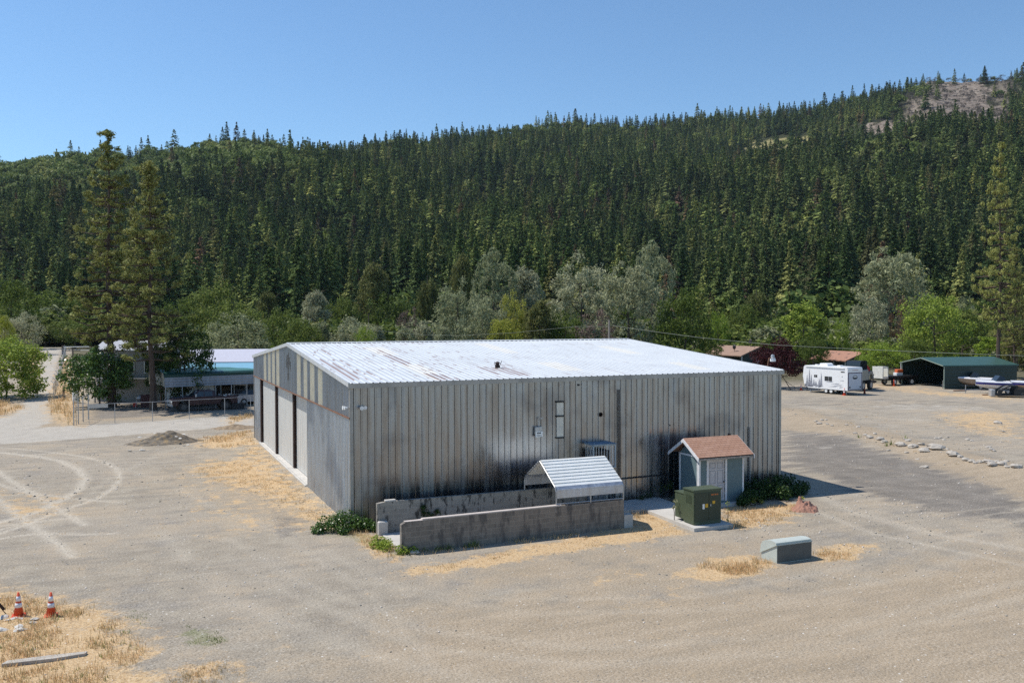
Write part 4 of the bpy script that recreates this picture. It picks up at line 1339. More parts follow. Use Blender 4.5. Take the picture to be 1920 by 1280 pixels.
def cone(label, loc, h=.72, dark=False, bands=True, group=None, sc_=1.):
    t = thing('traffic_cone', label, 'traffic cone', loc, 0, group)
    mt_ = M('dirty dark orange plastic', (.22, .05, .03), .8, var=.3, scale=8.) if dark else OR
    m = MB(); rb = .14; rt = .03
    rr_ = lambda z: rb + (rt - rb) * (z - .04) / (h - .04)
    m.lathe([(rb, .04), (rt, h), (rt * .6, h)], 18); m.build('cone', mt_, t, True)
    m = MB(); m.bbox(-.19, .19, -.19, .19, 0, .045, .02); m.build('base', BLACKISH if dark else OR, t)
    if bands:
        for a, b in ((.38, .56), (.64, .84)):
            m = MB(); m.lathe([(rr_(a * h) + .004, a * h), (rr_(b * h) + .004, b * h), (rr_(b * h), b * h)], 18); m.build('reflective_band', REF, t, True)
    t.scale = (sc_,) * 3
    return t


cone('orange and white traffic cone by the pale stones and leaning post, bottom left', G(35, 1154), sc_=1.0)
cone('orange and white traffic cone standing alone right of its twin in dry grass', G(96, 1154), sc_=1.0)
cone('small orange cone at the front left corner of the travel trailer', G(1502, 731), .75, sc_=1.)
cone('orange and white cone by the rear left corner of the travel trailer', G(1583, 741), .75, sc_=1.1)
cone('dirty dark cone at the rear right corner of the travel trailer', G(1621, 738.5), .8, True, False)
cone('tall bright orange cone left of the green carport', G(1676, 723.5), .85, False, False)
cone('tiny orange cone beside the flatbed truck', G(1656, 718.5), .55, False, False)
# ------------------------------------------------------------------ leaning post, tarp, piles and stones
def rock_mesh(name, seed, mats, jag=.35, flat=.6):
    r = np.random.RandomState(seed); V = []; n, m_ = 7, 5
    for i in range(m_):
        ph = -math.pi / 2 + math.pi * (i + .5) / m_
        for j in range(n):
            a = 6.283 * j / n; q = 1 - jag * r.rand()
            V.append((math.cos(a) * math.cos(ph) * q, math.sin(a) * math.cos(ph) * q, (math.sin(ph) * .5 + .35) * flat * (1 - jag * .5 * r.rand())))
    F = [(i * n + j, i * n + (j + 1) % n, (i + 1) * n + (j + 1) % n, (i + 1) * n + j) for i in range(m_ - 1) for j in range(n)]
    mb = MB(); mb.v = V; mb.f = F + [tuple(range(n - 1, -1, -1)), tuple(range((m_ - 1) * n, m_ * n))]; mb.mi = [0] * len(mb.f)
    return mb.mesh(name, mats)


STONE = M('pale river stone', (.42, .38, .33), .9, var=.25, scale=3.)
STONE_W = M('bright limestone', (.58, .55, .50), .9, var=.15, scale=3.)
STONE_D = M('grey crushed rock', (.24, .225, .21), .95, var=.35, scale=4.)
rocks = [rock_mesh('rock', 400 + i, STONE) for i in range(5)]
rocks_w = [rock_mesh('pale_rock', 420 + i, STONE_W) for i in range(3)]
rr = random.Random(9)
# loose row of rocks on the berm at the right
row_pts = [(1478, 776, .5), (1492, 781, .6), (1530, 794, .9), (1536, 798, 1.1), (1541, 793, .9), (1549, 793, .7), (1551, 800, .8), (1560, 803, .7), (1587, 803, .8), (1609, 806, .8), (1603, 817, .8), (1630, 825, 1.3), (1622, 821, .8), (1650, 829, 1.5), (1658, 833, 1.2),
           (1640, 820, .7), (1689, 840, 1.9), (1696, 829, .9), (1702, 833, .9), (1705, 828, .8), (1711, 844, 1.7), (1727, 841, 1.3), (1733, 851, 1.6), (1752, 849, 2.2), (1755, 840, 1.1), (1766, 846, 1.2), (1775, 848, .8), (1787, 861, 2.1), (1800, 864, .9), (1811, 869, 1.2), (1822, 872, 1.2), (1829, 874, 1.), (1838, 874, 1.), (1852, 875, 1.3), (1860, 880, 1.4), (1868, 874, .9), (1878, 880, 1.4), (1890, 884, 1.), (1905, 885, 1.6), (1912, 883, .8),
           (1853, 839, .9), (1859, 843, .9), (1864, 846, .8), (1887, 867, .8), (1871, 794, 1.3), (1880, 809, .9), (1755, 822, .9), (1762, 821, .8), (1770, 825, .8), (1776, 820, .7), (1815, 824, .9), (1822, 826, .7), (1575, 812, .7), (1665, 845, .8), (1733, 876, 1.), (1700, 850, .8), (1720, 861, .6)]
for x, y, s in row_pts:
    g = G(x, y); s *= .26
    o = link('rock', rocks[rr.randrange(5)], None, (g[0], g[1], float(ground_z(g[0], g[1])) - .03)); o.rotation_euler = (rr.uniform(-.2, .2), rr.uniform(-.2, .2), rr.uniform(0, 6)); o.scale = (s * rr.uniform(.8, 1.3), s, s * rr.uniform(1.1, 1.7))
    tag(o, 'pale rock in the loose scatter of rocks along the low dirt berm', 'rock', 'rocks scattered along the dirt berm')
# white stones by the two cones
for x, y, s in [(8, 1158, .28), (26, 1160, .22), (39, 1160, .2), (65, 1162, .3), (63, 1168, .22), (36, 1176, .3), (42, 1181, .28), (3, 1182, .3), (31, 1183, .2), (14, 1163, .2)]:
    g = G(x, y); o = link('stone', rocks_w[rr.randrange(3)], None, (g[0], g[1], float(ground_z(g[0], g[1])) - .02)); o.rotation_euler = (rr.uniform(-.3, .3), .2, rr.uniform(0, 6)); o.scale = (s * .75, s * .5, s * .6)
    tag(o, 'white stone among the loose stones below the two orange cones', 'stone', 'white stones in the dry grass')
# two stones by the block wall end
for i, (x, y, s, lab) in enumerate([(763, 1034, .26, 'grey rock at the near left end of the low block wall, left of two'), (777, 1037, .26, 'grey rock at the near left end of the low block wall, right of two')]):
    g = G(x, y); o = link('stone', rocks[i], None, (g[0], g[1], 0)); o.scale = (s, s, s * 1.2); tag(o, lab, 'stone')
# plank-like slab of broken concrete
m = MB(); m.prism([(-1., -.12), (.2, -.16), (.95, -.06), (1., .1), (.1, .14), (-.9, .1)], -.03, .06, 'z'); o = m.build('broken_slab', STONE); g = G(85, 1237); o.location = (g[0], g[1], 0.02); o.rotation_euler = (0, 0, -.05); tag(o, 'long pale broken slab lying in dry grass at bottom left', 'slab')
# leaning post
g = G(17, 1151); m = MB(); m.tube([(0, 0, -.1), (-.45, -.1, .62)], [.012, .012], 6); m.tube([(-.12, -.03, .17), (-.62, -.12, .95)], .035, 8); o = m.build('leaning_post', RUSTY); o.location = (g[0], g[1], 0); tag(o, 'dark leaning steel post at the left edge by the stones', 'post')


def heap(name, label, cat, cpx, rx, ry, h, mats, seed, rot=0, n=56, kind=None, jag=.35, lumps=()):
    g = G(*cpx); r = np.random.RandomState(seed)
    u = np.linspace(-1.15, 1.15, n); A, B = np.meshgrid(u, u, indexing='ij')
    q = np.sqrt(A ** 2 + B ** 2) + (fbm(A * 2 + seed, B * 2, 3) - .5) * .5
    z = h * np.clip(1 - q, 0, 1) ** .8
    for lx, ly, lr, lh in lumps:
        z = z + lh * np.clip(1 - np.hypot(A - lx, B - ly) / lr, 0, 1)
    z = z * (1 + jag * (fbm(A * 7 + seed, B * 7, 3) - .5)) + (vnoise(A * 22, B * 22) - .5) * .06 * (z > .03) - .04
    V = np.stack([(A * rx).ravel(), (B * ry).ravel(), z.ravel()], 1)
    ii = (np.arange(n - 1)[:, None] * n + np.arange(n - 1)[None, :]).ravel(); F = np.stack([ii, ii + n, ii + n + 1, ii + 1], 1)
    o = link(name, fast_mesh(name, V, F, [mats], False), None, (g[0], g[1], 0)); o.rotation_euler = (0, 0, rot); tag(o, label, cat, kind=kind)
    return o


GRAVP = M('loose grey gravel', (.185, .155, .12), .95, var=.6, scale=3.5, bump=.8, col2=(.30, .21, .11), cov=.52)
heap('gravel_pile', 'low mound of dark grey gravel beside the left corner of the hangar', 'gravel pile', (306, 830), 2.7, 1.3, .55, GRAVP, 3, .05, lumps=((.25, 0, .6, .45), (-.5, 0, .45, .15)))
heap('dirt_mound', 'rusty brown dirt mound beside the far left hangar corner', 'dirt pile', (440, 802), 1.9, 1.4, .35, M('brown rubble dirt', (.27, .2, .13), .95, var=.6, scale=5., bump=.8), 8, .1)
for x, y, s in [(303, 826, .3), (331, 829, .28), (338, 832, .2), (250, 828, .2), (262, 830, .22), (243, 843, .25), (267, 842, .25), (345, 824, .2), (324, 803, .2), (377, 833, .2), (290, 822, .15), (352, 832, .16)]:
    g = G(x, y + 3); o = link('stone', rocks_w[rr.randrange(3)], None, (g[0], g[1], .05 + (.45 if 255 < x < 350 and y < 835 else 0))); o.scale = (s, s * .6, s * .5); o.rotation_euler = (.2, .1, rr.uniform(0, 6)); tag(o, 'pale stone lying on or beside the gravel mound', 'stone', 'stones on the gravel mound')
tp = heap('crumpled_tarp', 'crumpled rust pink tarp heaped on the ground right of the shed', 'tarp', (1508, 955), .85, .65, .42, M('faded rust pink tarp', (.33, .17, .12), .8, var=.25, scale=5., bump=.4), 21, .5, 60, jag=.55, lumps=((-.1, .3, .3, .3), (.3, -.2, .3, .1)))

# small bits of gravel and pebbles strewn over the yard: one mass
r = np.random.RandomState(77)
def strew(n, xr, yr):
    return np.stack([r.uniform(*xr, n), r.uniform(*yr, n)], 1)
pts = np.concatenate([strew(2600, (-18, 26), (-22, -5)), strew(1400, (-20, 0), (-8, 36)), strew(1500, (23, 62), (-14, 34)), strew(500, (14, 26), (-9, -3))])
cl = fbm(pts[:, 0] * .5, pts[:, 1] * .5, 3); pts = pts[(cl > .46) | (r.rand(len(pts)) < .35)]
pts = pts[~((pts[:, 0] > .3) & (pts[:, 0] < 23.2) & (pts[:, 1] > -5.1))]
sz = .014 + .04 * r.rand(len(pts)) ** 4; base_v = np.array([(1, 0, 0), (-.5, .8, 0), (-.6, -.7, 0), (.1, .1, .8), (0, 0, -.4)]); base_f = np.array([(0, 1, 3), (1, 2, 3), (2, 0, 3), (1, 0, 4), (2, 1, 4), (0, 2, 4)])
ang = r.uniform(0, 6.28, len(pts)); c_, s_ = np.cos(ang), np.sin(ang)
V = np.zeros((len(pts), 5, 3)); dist = np.hypot(pts[:, 0] - CAM[0], pts[:, 1] - CAM[1]); sz = sz * np.clip(dist / 26, .7, 2)
V[:, :, 0] = pts[:, 0:1] + (base_v[:, 0][None] * c_[:, None] - base_v[:, 1][None] * s_[:, None]) * sz[:, None]
V[:, :, 1] = pts[:, 1:2] + (base_v[:, 0][None] * s_[:, None] + base_v[:, 1][None] * c_[:, None]) * sz[:, None]
V[:, :, 2] = ground_z(pts[:, 0], pts[:, 1])[:, None] + base_v[:, 2][None] * sz[:, None] * .8
F = (np.arange(len(pts))[:, None, None] * 5 + base_f[None]).reshape(-1, 3)
mp_ = leaf_mat('mixed pebbles', [(0., (.42, .385, .34)), (1., (.42, .385, .34))], 0., .6, .9)
o = link('loose_pebbles', fast_mesh('loose_pebbles', V.reshape(-1, 3), F, [mp_])); o['kind'] = 'stuff'; o['label'] = 'loose pebbles and gravel strewn over the yard'; o['category'] = 'gravel'


# ------------------------------------------------------------------ dry grass and weeds
def blades(P, h, wd, r, lean=.5, per=5, spread=.08):
    n = len(P) * per; C = np.repeat(P, per, 0) + np.concatenate([r.normal(size=(n, 2)) * spread, np.zeros((n, 1))], 1)
    Hh = np.repeat(h, per) * r.uniform(.5, 1.2, n); a = r.uniform(0, 6.28, n); ln = r.uniform(.1, lean, n) * Hh
    d = np.stack([np.cos(a), np.sin(a)], 1); q = np.stack([-d[:, 1], d[:, 0]], 1) * wd
    V = np.zeros((n, 3, 3)); V[:, 0, :2] = C[:, :2] - q; V[:, 1, :2] = C[:, :2] + q; V[:, 2, :2] = C[:, :2] + d * ln[:, None]
    V[:, 0, 2] = V[:, 1, 2] = C[:, 2] - .02; V[:, 2, 2] = C[:, 2] + Hh
    return V.reshape(-1, 3), np.arange(n * 3).reshape(-1, 3)


def in_poly(pts, n, r):
    px, py = line_w(pts); x = r.uniform(min(px), max(px), n); y = r.uniform(min(py), max(py), n)
    m = inside(x, y, px, py); x, y = x[m], y[m]
    cl = fbm(x * .9 + 5, y * .9, 3); cl2 = fbm(x * 3.1, y * 3.1 + 7, 2); e_ = seg_dist(x, y, px, py, True); k_ = r.rand(len(x)) < np.clip((cl - .36) * 6, .02, 1) * np.clip((cl2 - .3) * 4, .1, 1) * np.clip(.25 + e_ * 1.2, 0, 1); x, y = x[k_], y[k_]
    return np.stack([x, y, ground_z(x, y)], 1)


STRAW = leaf_mat('dry straw blades', [(0., (.62, .45, .24)), (1., (.62, .45, .24))], .35, .45)
GREENB = leaf_mat('green grass blades', [(0., (.20, .25, .075)), (1., (.20, .25, .075))], .35, .5)
VV = []; 
zones = [(GRASS[1][0], 9000, .16, .010, 5), (GRASS[2][0], 2500, .10, .01, 4), (GRASS[0][0], 6000, .09, .012, 4), (GRASS[3][0], 3500, .08, .012, 4), (GRASS[4][0], 1600, .2, .012, 5), (GRASS[5][0], 900, .16, .012, 5), (GRASS[6][0], 2200, .12, .014, 4),
         (GRASS[7][0], 900, .25, .02, 4), (GRASS[8][0], 700, .2, .012, 5), (GRASS[9][0], 2500, .5, .03, 4), (GRASS[10][0], 3000, .5, .03, 4), (GRASS[11][0], 2500, .6, .04, 4), (GRASS[12][0], 800, .35, .02, 4), ([(1350, 980), (1390, 975), (1400, 990), (1352, 998)], 200, .3, .012, 7),
         ([(750, 1046), (1215, 992), (1215, 985), (752, 1038)], 900, .14, .01, 5), ([(1170, 950), (1200, 945), (1225, 960), (1180, 985)], 300, .25, .012, 6),
         ([(300, 850), (620, 960), (760, 1060), (1500, 1000), (1900, 1010), (1900, 1270), (300, 1270)], 500, .07, .01, 5), ([(1480, 760), (1910, 800), (1910, 900), (1600, 830)], 500, .12, .02, 5), ([(0, 860), (380, 850), (500, 1000), (400, 1120), (0, 1080)], 350, .07, .012, 5)]
vs_, n0 = [], 0
for poly, n, h, wd, per in zones:
    P = in_poly(poly, n, r)
    if len(P):
        v_, f_ = blades(P, np.full(len(P), h), wd, r, .8, per, .07 + h * .15); vs_.append(v_)
V = np.concatenate(vs_)
o = link('dry_grass', fast_mesh('dry_grass', V, np.arange(len(V)).reshape(-1, 3), [STRAW])); o['kind'] = 'stuff'; o['label'] = 'dry golden grass growing in patches round the yard'; o['category'] = 'grass'
vs_ = []
for poly, n, h, wd in [(GREEN[0][0], 620, .05, .012), (GREEN[1][0], 160, .045, .012), (GRASS[1][0], 700, .12, .012), ([(1608, 822), (1620, 822), (1620, 828), (1608, 828)], 40, .35, .03), ([(1662, 832), (1676, 832), (1676, 838), (1662, 838)], 50, .4, .03), ([(1690, 826), (1698, 826), (1698, 832), (1690, 832)], 40, .35, .03), ([(1720, 826), (1730, 826), (1730, 832), (1718, 832)], 30, .3, .03), ([(760, 1040), (900, 1024), (900, 1016), (760, 1032)], 160, .25, .02)]:
    P = in_poly(poly, n, r)
    if len(P):
        v_, f_ = blades(P, np.full(len(P), h), wd, r, .9, 7, .08); vs_.append(v_)
V = np.concatenate(vs_)
o = link('green_weeds', fast_mesh('green_weeds', V, np.arange(len(V)).reshape(-1, 3), [GREENB])); o['kind'] = 'stuff'; o['label'] = 'small green weeds between stones and grass'; o['category'] = 'weeds'


def bush(name, label, kind, cells, leaf, n, seed, aspect=.7, base=(0, 0, 0), stems=6):
    """sprawling shrub made of leafy mounds: cells = (x, y, z, radius)"""
    r = np.random.RandomState(seed); bx_ = np.mean([c[0] for c in cells]); by_ = np.mean([c[1] for c in cells])
    t = thing(name, label, 'bush', (bx_, by_, base[2]))
    C = [(c[0] - bx_, c[1] - by_, c[2]) for c in cells]
    V, F = leaves(C, n // len(cells), np.array([c[3] for c in cells]), leaf, r, .5, aspect, .8)
    V[:, 2] = np.maximum(V[:, 2], .01)
    link('foliage', fast_mesh(name + '_foliage', V, F, [LEAF_M[kind]]), t)
    m = MB(); rr_ = random.Random(seed)
    for i in range(stems):
        ci = rr_.randrange(len(C)); c = (*C[ci], cells[ci][3]); m.tube([(c[0] * .5, c[1] * .5, 0), (c[0] * .8, c[1] * .8, c[2] * .7), (c[0] + rr_.uniform(-.1, .1), c[1], c[2] + c[3] * .9)], [.02, .015, .006], 5)
    m.build('stems', BARK, t)
    return t


bush('blackberry_bush', 'green blackberry bush at the near left corner of the hangar', 'walnut', [(-1.1, -.35, .3, .5), (-.7, -.6, .45, .5), (-.35, -.3, .5, .5), (-.1, -.6, .35, .45), (.25, -.75, .3, .4), (.5, -.9, .25, .35), (-1.5, -.5, .15, .35), (-.5, -1.0, .15, .4), (.8, -1.2, .2, .3)], .1, 3600, 5)
bush('low_weeds', 'low yellow green weeds between the ends of the two block walls', 'bright', [(.25, -3.4, .12, .35), (.45, -3.9, .15, .35), (.3, -4.4, .15, .35), (.1, -3.9, .1, .3), (.75, -5.15, .15, .3), (1.2, -5.2, .08, .25)], .09, 1300, 6)
bush('shrub', 'dark green shrub mass between the shed and the right hangar corner', 'dark', [(19.9, -2.3, .4, .6), (20.5, -2.2, .5, .65), (20.2, -1.6, .5, .6), (21.1, -1.7, .5, .65), (21.6, -1.2, .5, .6), (22.2, -.9, .45, .6), (20.9, -2.7, .3, .5), (22.9, -.7, .4, .55), (23.4, -1.2, .25, .4), (21.8, -2.2, .2, .5), (22.6, -1.9, .2, .45), (19.3, -2.6, .25, .45), (18.6, -3.05, .4, .45), (18.1, -3.2, .25, .35), (19.2, -1.6, .5, .5)], .11, 7200, 7)
bush('sapling', 'spindly dark sapling at the wall behind the concrete pad', 'dark', [(14.6, -.45, .35, .3), (15.2, -.5, .55, .4), (15.7, -.5, .75, .3), (14.1, -.5, .2, .25), (15.6, -1.2, .2, .3), (13.0, -.4, .25, .2)], .1, 700, 8, .35)
bush('wall_vine', 'dark vine climbing the face of the rear block wall', 'dark', [(2.7, -1.78, 1.0, .16), (2.75, -1.78, .75, .22), (2.7, -1.8, .5, .25), (3.0, -1.78, .6, .2), (3.3, -1.78, .75, .15), (2.5, -1.8, .3, .22)], .09, 420, 9)
bush('spindly_weed', 'spindly bare weed with a few pale leaves beside the green transformer', 'bright', [(15.6, -5.4, .75, .12), (15.45, -5.6, .55, .1), (15.3, -5.8, .1, .1)], .09, 45, 10, .5, stems=3)
bush('leafy_weed', 'yellow leafed weed in front of the dark shrub mass', 'yellow', [(19.2, -3.2, .15, .16), (19.0, -3.0, .25, .12), (21.6, -3.3, .15, .12), (18.6, -3.3, .2, .12)], .08, 120, 11)
bush('white_leaf_weed', 'weed with drooping pale leaves left of the green transformer', 'silver', [(13.15, -4.9, .95, .12), (13.1, -4.95, .7, .12)], .13, 24, 12, .4, stems=2)
# ------------------------------------------------------------------ trees of the valley floor
def gz(x, y):
    dep, lat = view_coords(x, y)
    if dep > D0:
        return float(hill_z(np.array([960 + FPX * lat / dep]), np.array([float(dep)]))[0])
    return float(ground_z(x, y))


PROTO = {}


def proto(key):
    if key not in PROTO:
        kind, sh, sd = key
        if sh == 'round':
            PROTO[key] = leafy(kind, sd, 10, 10, .06, 125, 62, .32, .27, 'round', cl=.125, nl=10)
        elif sh == 'needle':
            PROTO[key] = leafy(kind, sd, 10, 8, .04, 130, 58, .42, .3, 'round', aspect=.28, cl=.105, nl=11)
        elif sh == 'cone':
            PROTO[key] = leafy(kind, sd, 10, 7, .03, 130, 62, .34, .2, 'cone', aspect=.33, cl=.115, nl=11)
        elif sh == 'column':
            PROTO[key] = leafy(kind, sd, 10, 6, .05, 110, 60, .32, .26, 'column', aspect=.6, cl=.14, nl=10)
        elif sh == 'airy':
            PROTO[key] = leafy(kind, sd, 10, 9, .1, 70, 45, .34, .42, 'vase', aspect=.35, cl=.11, nl=11)
    return PROTO[key]


# kind, shape, seed, picture column, top row, depth (m), width (px), category, label
MID = [
    ('oak', 'round', 1, 22, 524, 165, 95, 'oak', 'dark green round oak at the far left edge below the mountain'),
    ('oak', 'round', 2, 105, 548, 190, 120, 'oak', 'oak with yellow green top left of the two tall pines'),
    ('oak', 'round', 3, 160, 575, 215, 90, 'oak', 'darker oak half behind the left tall pine'),
    ('silver', 'round', 4, 40, 586, 150, 70, 'tree', 'small grey green tree above the bright shrub at the left edge'),
    ('yellow', 'round', 5, 8, 592, 140, 36, 'tree', 'small yellow green tree cut by the left edge'),
    ('oak', 'round', 1, 85, 596, 178, 80, 'oak', 'low dark oak at the top of the gravel driveway'),
    ('oak', 'round', 2, 140, 600, 168, 90, 'oak', 'dark oak behind the driveway gate'),
    ('dark', 'round', 6, 345, 612, 92, 105, 'tree', 'dark broad tree standing behind the left green roofed carport'),
    ('dark', 'round', 61, 300, 640, 96, 60, 'tree', 'low dark tree between the two tall pines and the carport'),
    ('oak', 'round', 3, 405, 530, 185, 105, 'oak', 'large green oak right of the tall pines at the foot of the mountain'),
    ('oak', 'round', 1, 345, 560, 200, 90, 'oak', 'oak half hidden by the second tall pine'),
    ('oak', 'round', 2, 440, 568, 170, 110, 'oak', 'green oak above the grey green bushy tree near the blue building'),
    ('silver', 'round', 7, 446, 590, 128, 118, 'tree', 'broad grey green bushy tree behind the lilac roofed building'),
    ('olive', 'cone', 8, 503, 515, 205, 60, 'conifer', 'olive green pointed tree above the left end of the hangar roof'),
    ('oak', 'round', 3, 530, 582, 150, 90, 'oak', 'yellowish oak just above the hangar gable peak'),
    ('silver', 'cone', 9, 592, 514, 215, 70, 'tree', 'tall silver grey pointed tree left of centre'),
    ('silver', 'cone', 10, 602, 578, 140, 50, 'tree', 'small silver grey cone shaped tree just behind the hangar ridge'),
    ('oak', 'round', 1, 565, 600, 135, 80, 'oak', 'green oak behind the roof left of the small silver cone tree'),
    ('silver', 'round', 4, 662, 598, 138, 84, 'tree', 'low pale grey tree behind the roof with the utility pole beside it'),
    ('bright', 'round', 11, 685, 615, 130, 44, 'tree', 'small bright green tree by the thin utility pole behind the roof'),
    ('silver', 'cone', 12, 707, 590, 150, 44, 'tree', 'narrow grey tree right of the thin utility pole'),
    ('silver', 'cone', 9, 760, 590, 140, 60, 'tree', 'left one of three pale cone trees behind the roof centre'),
    ('silver', 'cone', 10, 795, 585, 145, 62, 'tree', 'middle one of three pale cone trees behind the roof centre'),
    ('silver', 'cone', 12, 832, 590, 138, 56, 'tree', 'right one of three pale cone trees behind the roof centre'),
    ('olive', 'cone', 8, 702, 452, 235, 84, 'pine', 'tall open olive green pine left of centre'),
    ('olive', 'cone', 13, 802, 486, 215, 60, 'pine', 'tall brownish olive pine near the centre'),
    ('olive', 'cone', 14, 868, 432, 240, 66, 'pine', 'tallest olive pine rising over the silver trees at the centre'),
    ('twig', 'airy', 15, 770, 577, 165, 56, 'tree', 'bare reddish tree behind the three pale cone trees'),
    ('silver', 'needle', 16, 858, 528, 160, 90, 'tree', 'large silver grey leaning tree behind the roof centre'),
    ('silver', 'needle', 17, 925, 478, 190, 90, 'tree', 'tall silver tree left one of the pair above the roof centre'),
    ('silver', 'cone', 9, 983, 460, 195, 100, 'tree', 'tallest silver pointed tree right one of the pair above the roof centre'),
    ('silver', 'round', 7, 905, 560, 150, 90, 'tree', 'grey green bushy tree low behind the roof left of the yellow green tree'),
    ('yellow', 'round', 18, 962, 554, 155, 62, 'tree', 'bright yellow green tree above the middle of the roof'),
    ('yellow', 'round', 5, 945, 602, 145, 70, 'tree', 'low yellow green shrub tree along the roof ridge'),
    ('olive', 'cone', 13, 1012, 528, 150, 80, 'pine', 'dark thin pine right of the yellow green tree'),
    ('silver', 'needle', 16, 1090, 484, 175, 125, 'tree', 'wide pale grey airy tree right of centre'),
    ('oak', 'round', 2, 1060, 590, 150, 80, 'oak', 'green oak behind the roof below the pale airy tree'),
    ('twig', 'airy', 19, 1115, 588, 135, 86, 'tree', 'leafless greyish brown tree by the utility pole behind the roof'),
    ('silver', 'needle', 20, 1178, 498, 150, 118, 'pine', 'big rounded grey green pine behind the right half of the roof'),
    ('silver', 'needle', 17, 1222, 466, 195, 84, 'tree', 'pale leaning tree behind the big rounded grey green pine'),
    ('oak', 'round', 3, 1285, 545, 145, 110, 'oak', 'large dark oak left of the brown roofed house'),
    ('bright', 'round', 11, 1346, 588, 175, 46, 'tree', 'small light green tree behind the brown roofed house'),
    ('oak', 'round', 1, 1395, 575, 190, 70, 'oak', 'dark oak between the small light green tree and the tall bright one'),
    ('bright', 'column', 21, 1506, 568, 160, 84, 'tree', 'tall bright yellow green tree behind the purple leafed tree'),
    ('bright', 'round', 11, 1575, 604, 165, 36, 'tree', 'small vivid green tree behind the small garage roof'),
    ('oak', 'round', 2, 1525, 632, 142, 56, 'tree', 'low green tree between purple tree and garage'),
    ('silver', 'needle', 20, 1668, 474, 185, 135, 'tree', 'very large silver grey tree at right behind the garage'),
    ('silver', 'round', 7, 1632, 560, 170, 70, 'tree', 'grey green tree directly behind the garage roof'),
    ('brown', 'airy', 22, 1686, 556, 172, 42, 'tree', 'dead brown leafed tree in front of the very large silver tree'),
    ('silver', 'round', 4, 1728, 545, 190, 60, 'tree', 'pale grey tree between dead brown tree and large oak'),
    ('bright', 'round', 24, 1752, 560, 150, 125, 'oak', 'large yellow green oak behind the green carport'),
    ('oak', 'round', 25, 1805, 585, 155, 100, 'oak', 'green oak joining the large oak on its right side'),
    ('silver', 'round', 7, 1808, 562, 185, 44, 'tree', 'small pale grey tree above the oaks behind the carport'),
    ('bright', 'round', 26, 1655, 645, 132, 90, 'shrub', 'low leafy green shrubs left of the green carport'),
    ('oak', 'round', 1, 1715, 640, 140, 70, 'shrub', 'dark green low tree behind the green carport left part'),
    ('bright', 'column', 21, 1855, 632, 135, 56, 'tree', 'leafy yellow green tree just right of the green carport'),
    ('olive', 'cone', 14, 1908, 470, 150, 60, 'pine', 'olive pine at the right edge behind the tall pine'),
    ('oak', 'round', 2, 1890, 600, 165, 90, 'oak', 'dark oak behind the boats at the right edge'),
    ('olive', 'column', 27, 1935, 560, 128, 80, 'pine', 'dark trunked pine cut by the right edge'),
    ('oak', 'round', 3, 1450, 640, 160, 60, 'oak', 'low oak behind the purple leafed tree'),
    ('olive', 'cone', 13, 1418, 520, 235, 70, 'conifer', 'green cone shaped conifer above the brown roofed house'),
    ('oak', 'round', 1, 1330, 640, 150, 50, 'oak', 'low oak at the left end of the brown roofed house'),
    ('oak', 'round', 3, 230, 600, 150, 80, 'oak', 'oak filling the gap between the two tall pines'),
    ('oak', 'round', 2, -60, 560, 160, 110, 'oak', 'oak beyond the left edge'),
    ('oak', 'round', 1, 1985, 560, 150, 110, 'oak', 'oak beyond the right edge'),
    ('oak', 'round', 1, 640, 560, 225, 80, 'oak', 'dark oak behind the pale trees left of centre'),
    ('oak', 'round', 2, 730, 555, 230, 90, 'oak', 'dark oak behind the reddish bare tree'),
    ('oak', 'round', 3, 1040, 570, 220, 90, 'oak', 'oak filling the gap left of the wide pale airy tree'),
    ('oak', 'round', 1, 1160, 575, 200, 90, 'oak', 'shaded oak under the big rounded grey green pine'),
    ('oak', 'round', 2, 1600, 590, 230, 90, 'oak', 'dark oak beyond the vivid green small tree'),
    ('oak', 'round', 3, 480, 590, 190, 80, 'oak', 'dark oak at the left end behind the hangar'),
    ('oak', 'round', 1, 1840, 570, 210, 90, 'oak', 'dark oak between green carport and tall right pine'),
]
rr = random.Random(31)
for kd, sh, sd, pxc, ytop, dep_, wpx, cat, lab in MID:
    if not -20 <= pxc <= 1945:
        continue
    p = AT(pxc, 600, dep_); zb = gz(p[0], p[1]); H_ = CAM[2] + (597 - ytop) / FPX * dep_ - zb; W_ = wpx / FPX * dep_
    tk, cr = proto((kd, sh, sd)); w0 = {'round': 10, 'needle': 8, 'cone': 7, 'column': 6, 'airy': 9}[sh]
    tree_thing('tree' if cat == 'tree' else cat + '_tree' if cat != 'shrub' else 'shrub_tree', lab, cat if cat != 'shrub' else 'shrub', tk, cr, (p[0], p[1], zb), rr.uniform(0, 6.28), (W_ / w0 * 1.08, W_ / w0 * 1.08, H_ / 9.6))

# hedge of small undergrowth that closes the valley floor behind the yards: one mass
und = [bpy.data.objects.new('undergrowth_sprite', blob_mesh('undergrowth', 240 + i, [LEAF_M['oak']], 420, .09)) for i in range(2)] + \
      [bpy.data.objects.new('undergrowth_sprite', blob_mesh('undergrowth', 250, [LEAF_M['silver']], 420, .08)), bpy.data.objects.new('undergrowth_sprite', blob_mesh('undergrowth', 251, [LEAF_M['olive']], 420, .09))]
n = 2600; pxs = rs.uniform(-150, 2050, n); dps = 122 + 150 * rs.rand(n) ** .8
lo = np.where(pxs < 330, 176, np.where(pxs < 1300, 126, 158)); dps = np.where(dps < lo, lo + rs.rand(n) * 60, dps)
ux, uy = hill_xy(pxs, dps)
zz = np.where(dps > D0, hill_z(pxs, dps), ground_z(ux, uy)); hh = rs.uniform(2.5, 7.5, n) * np.where(dps > 180, 1.3, .8)
scatter('undergrowth', und, np.stack([ux, uy, zz - .4], 1), np.stack([hh * 1.3, hh * 1.3, hh], 1), rs.choice(4, n, p=[.45, .3, .12, .13]), 'tangled green undergrowth along the valley floor behind the hangar')

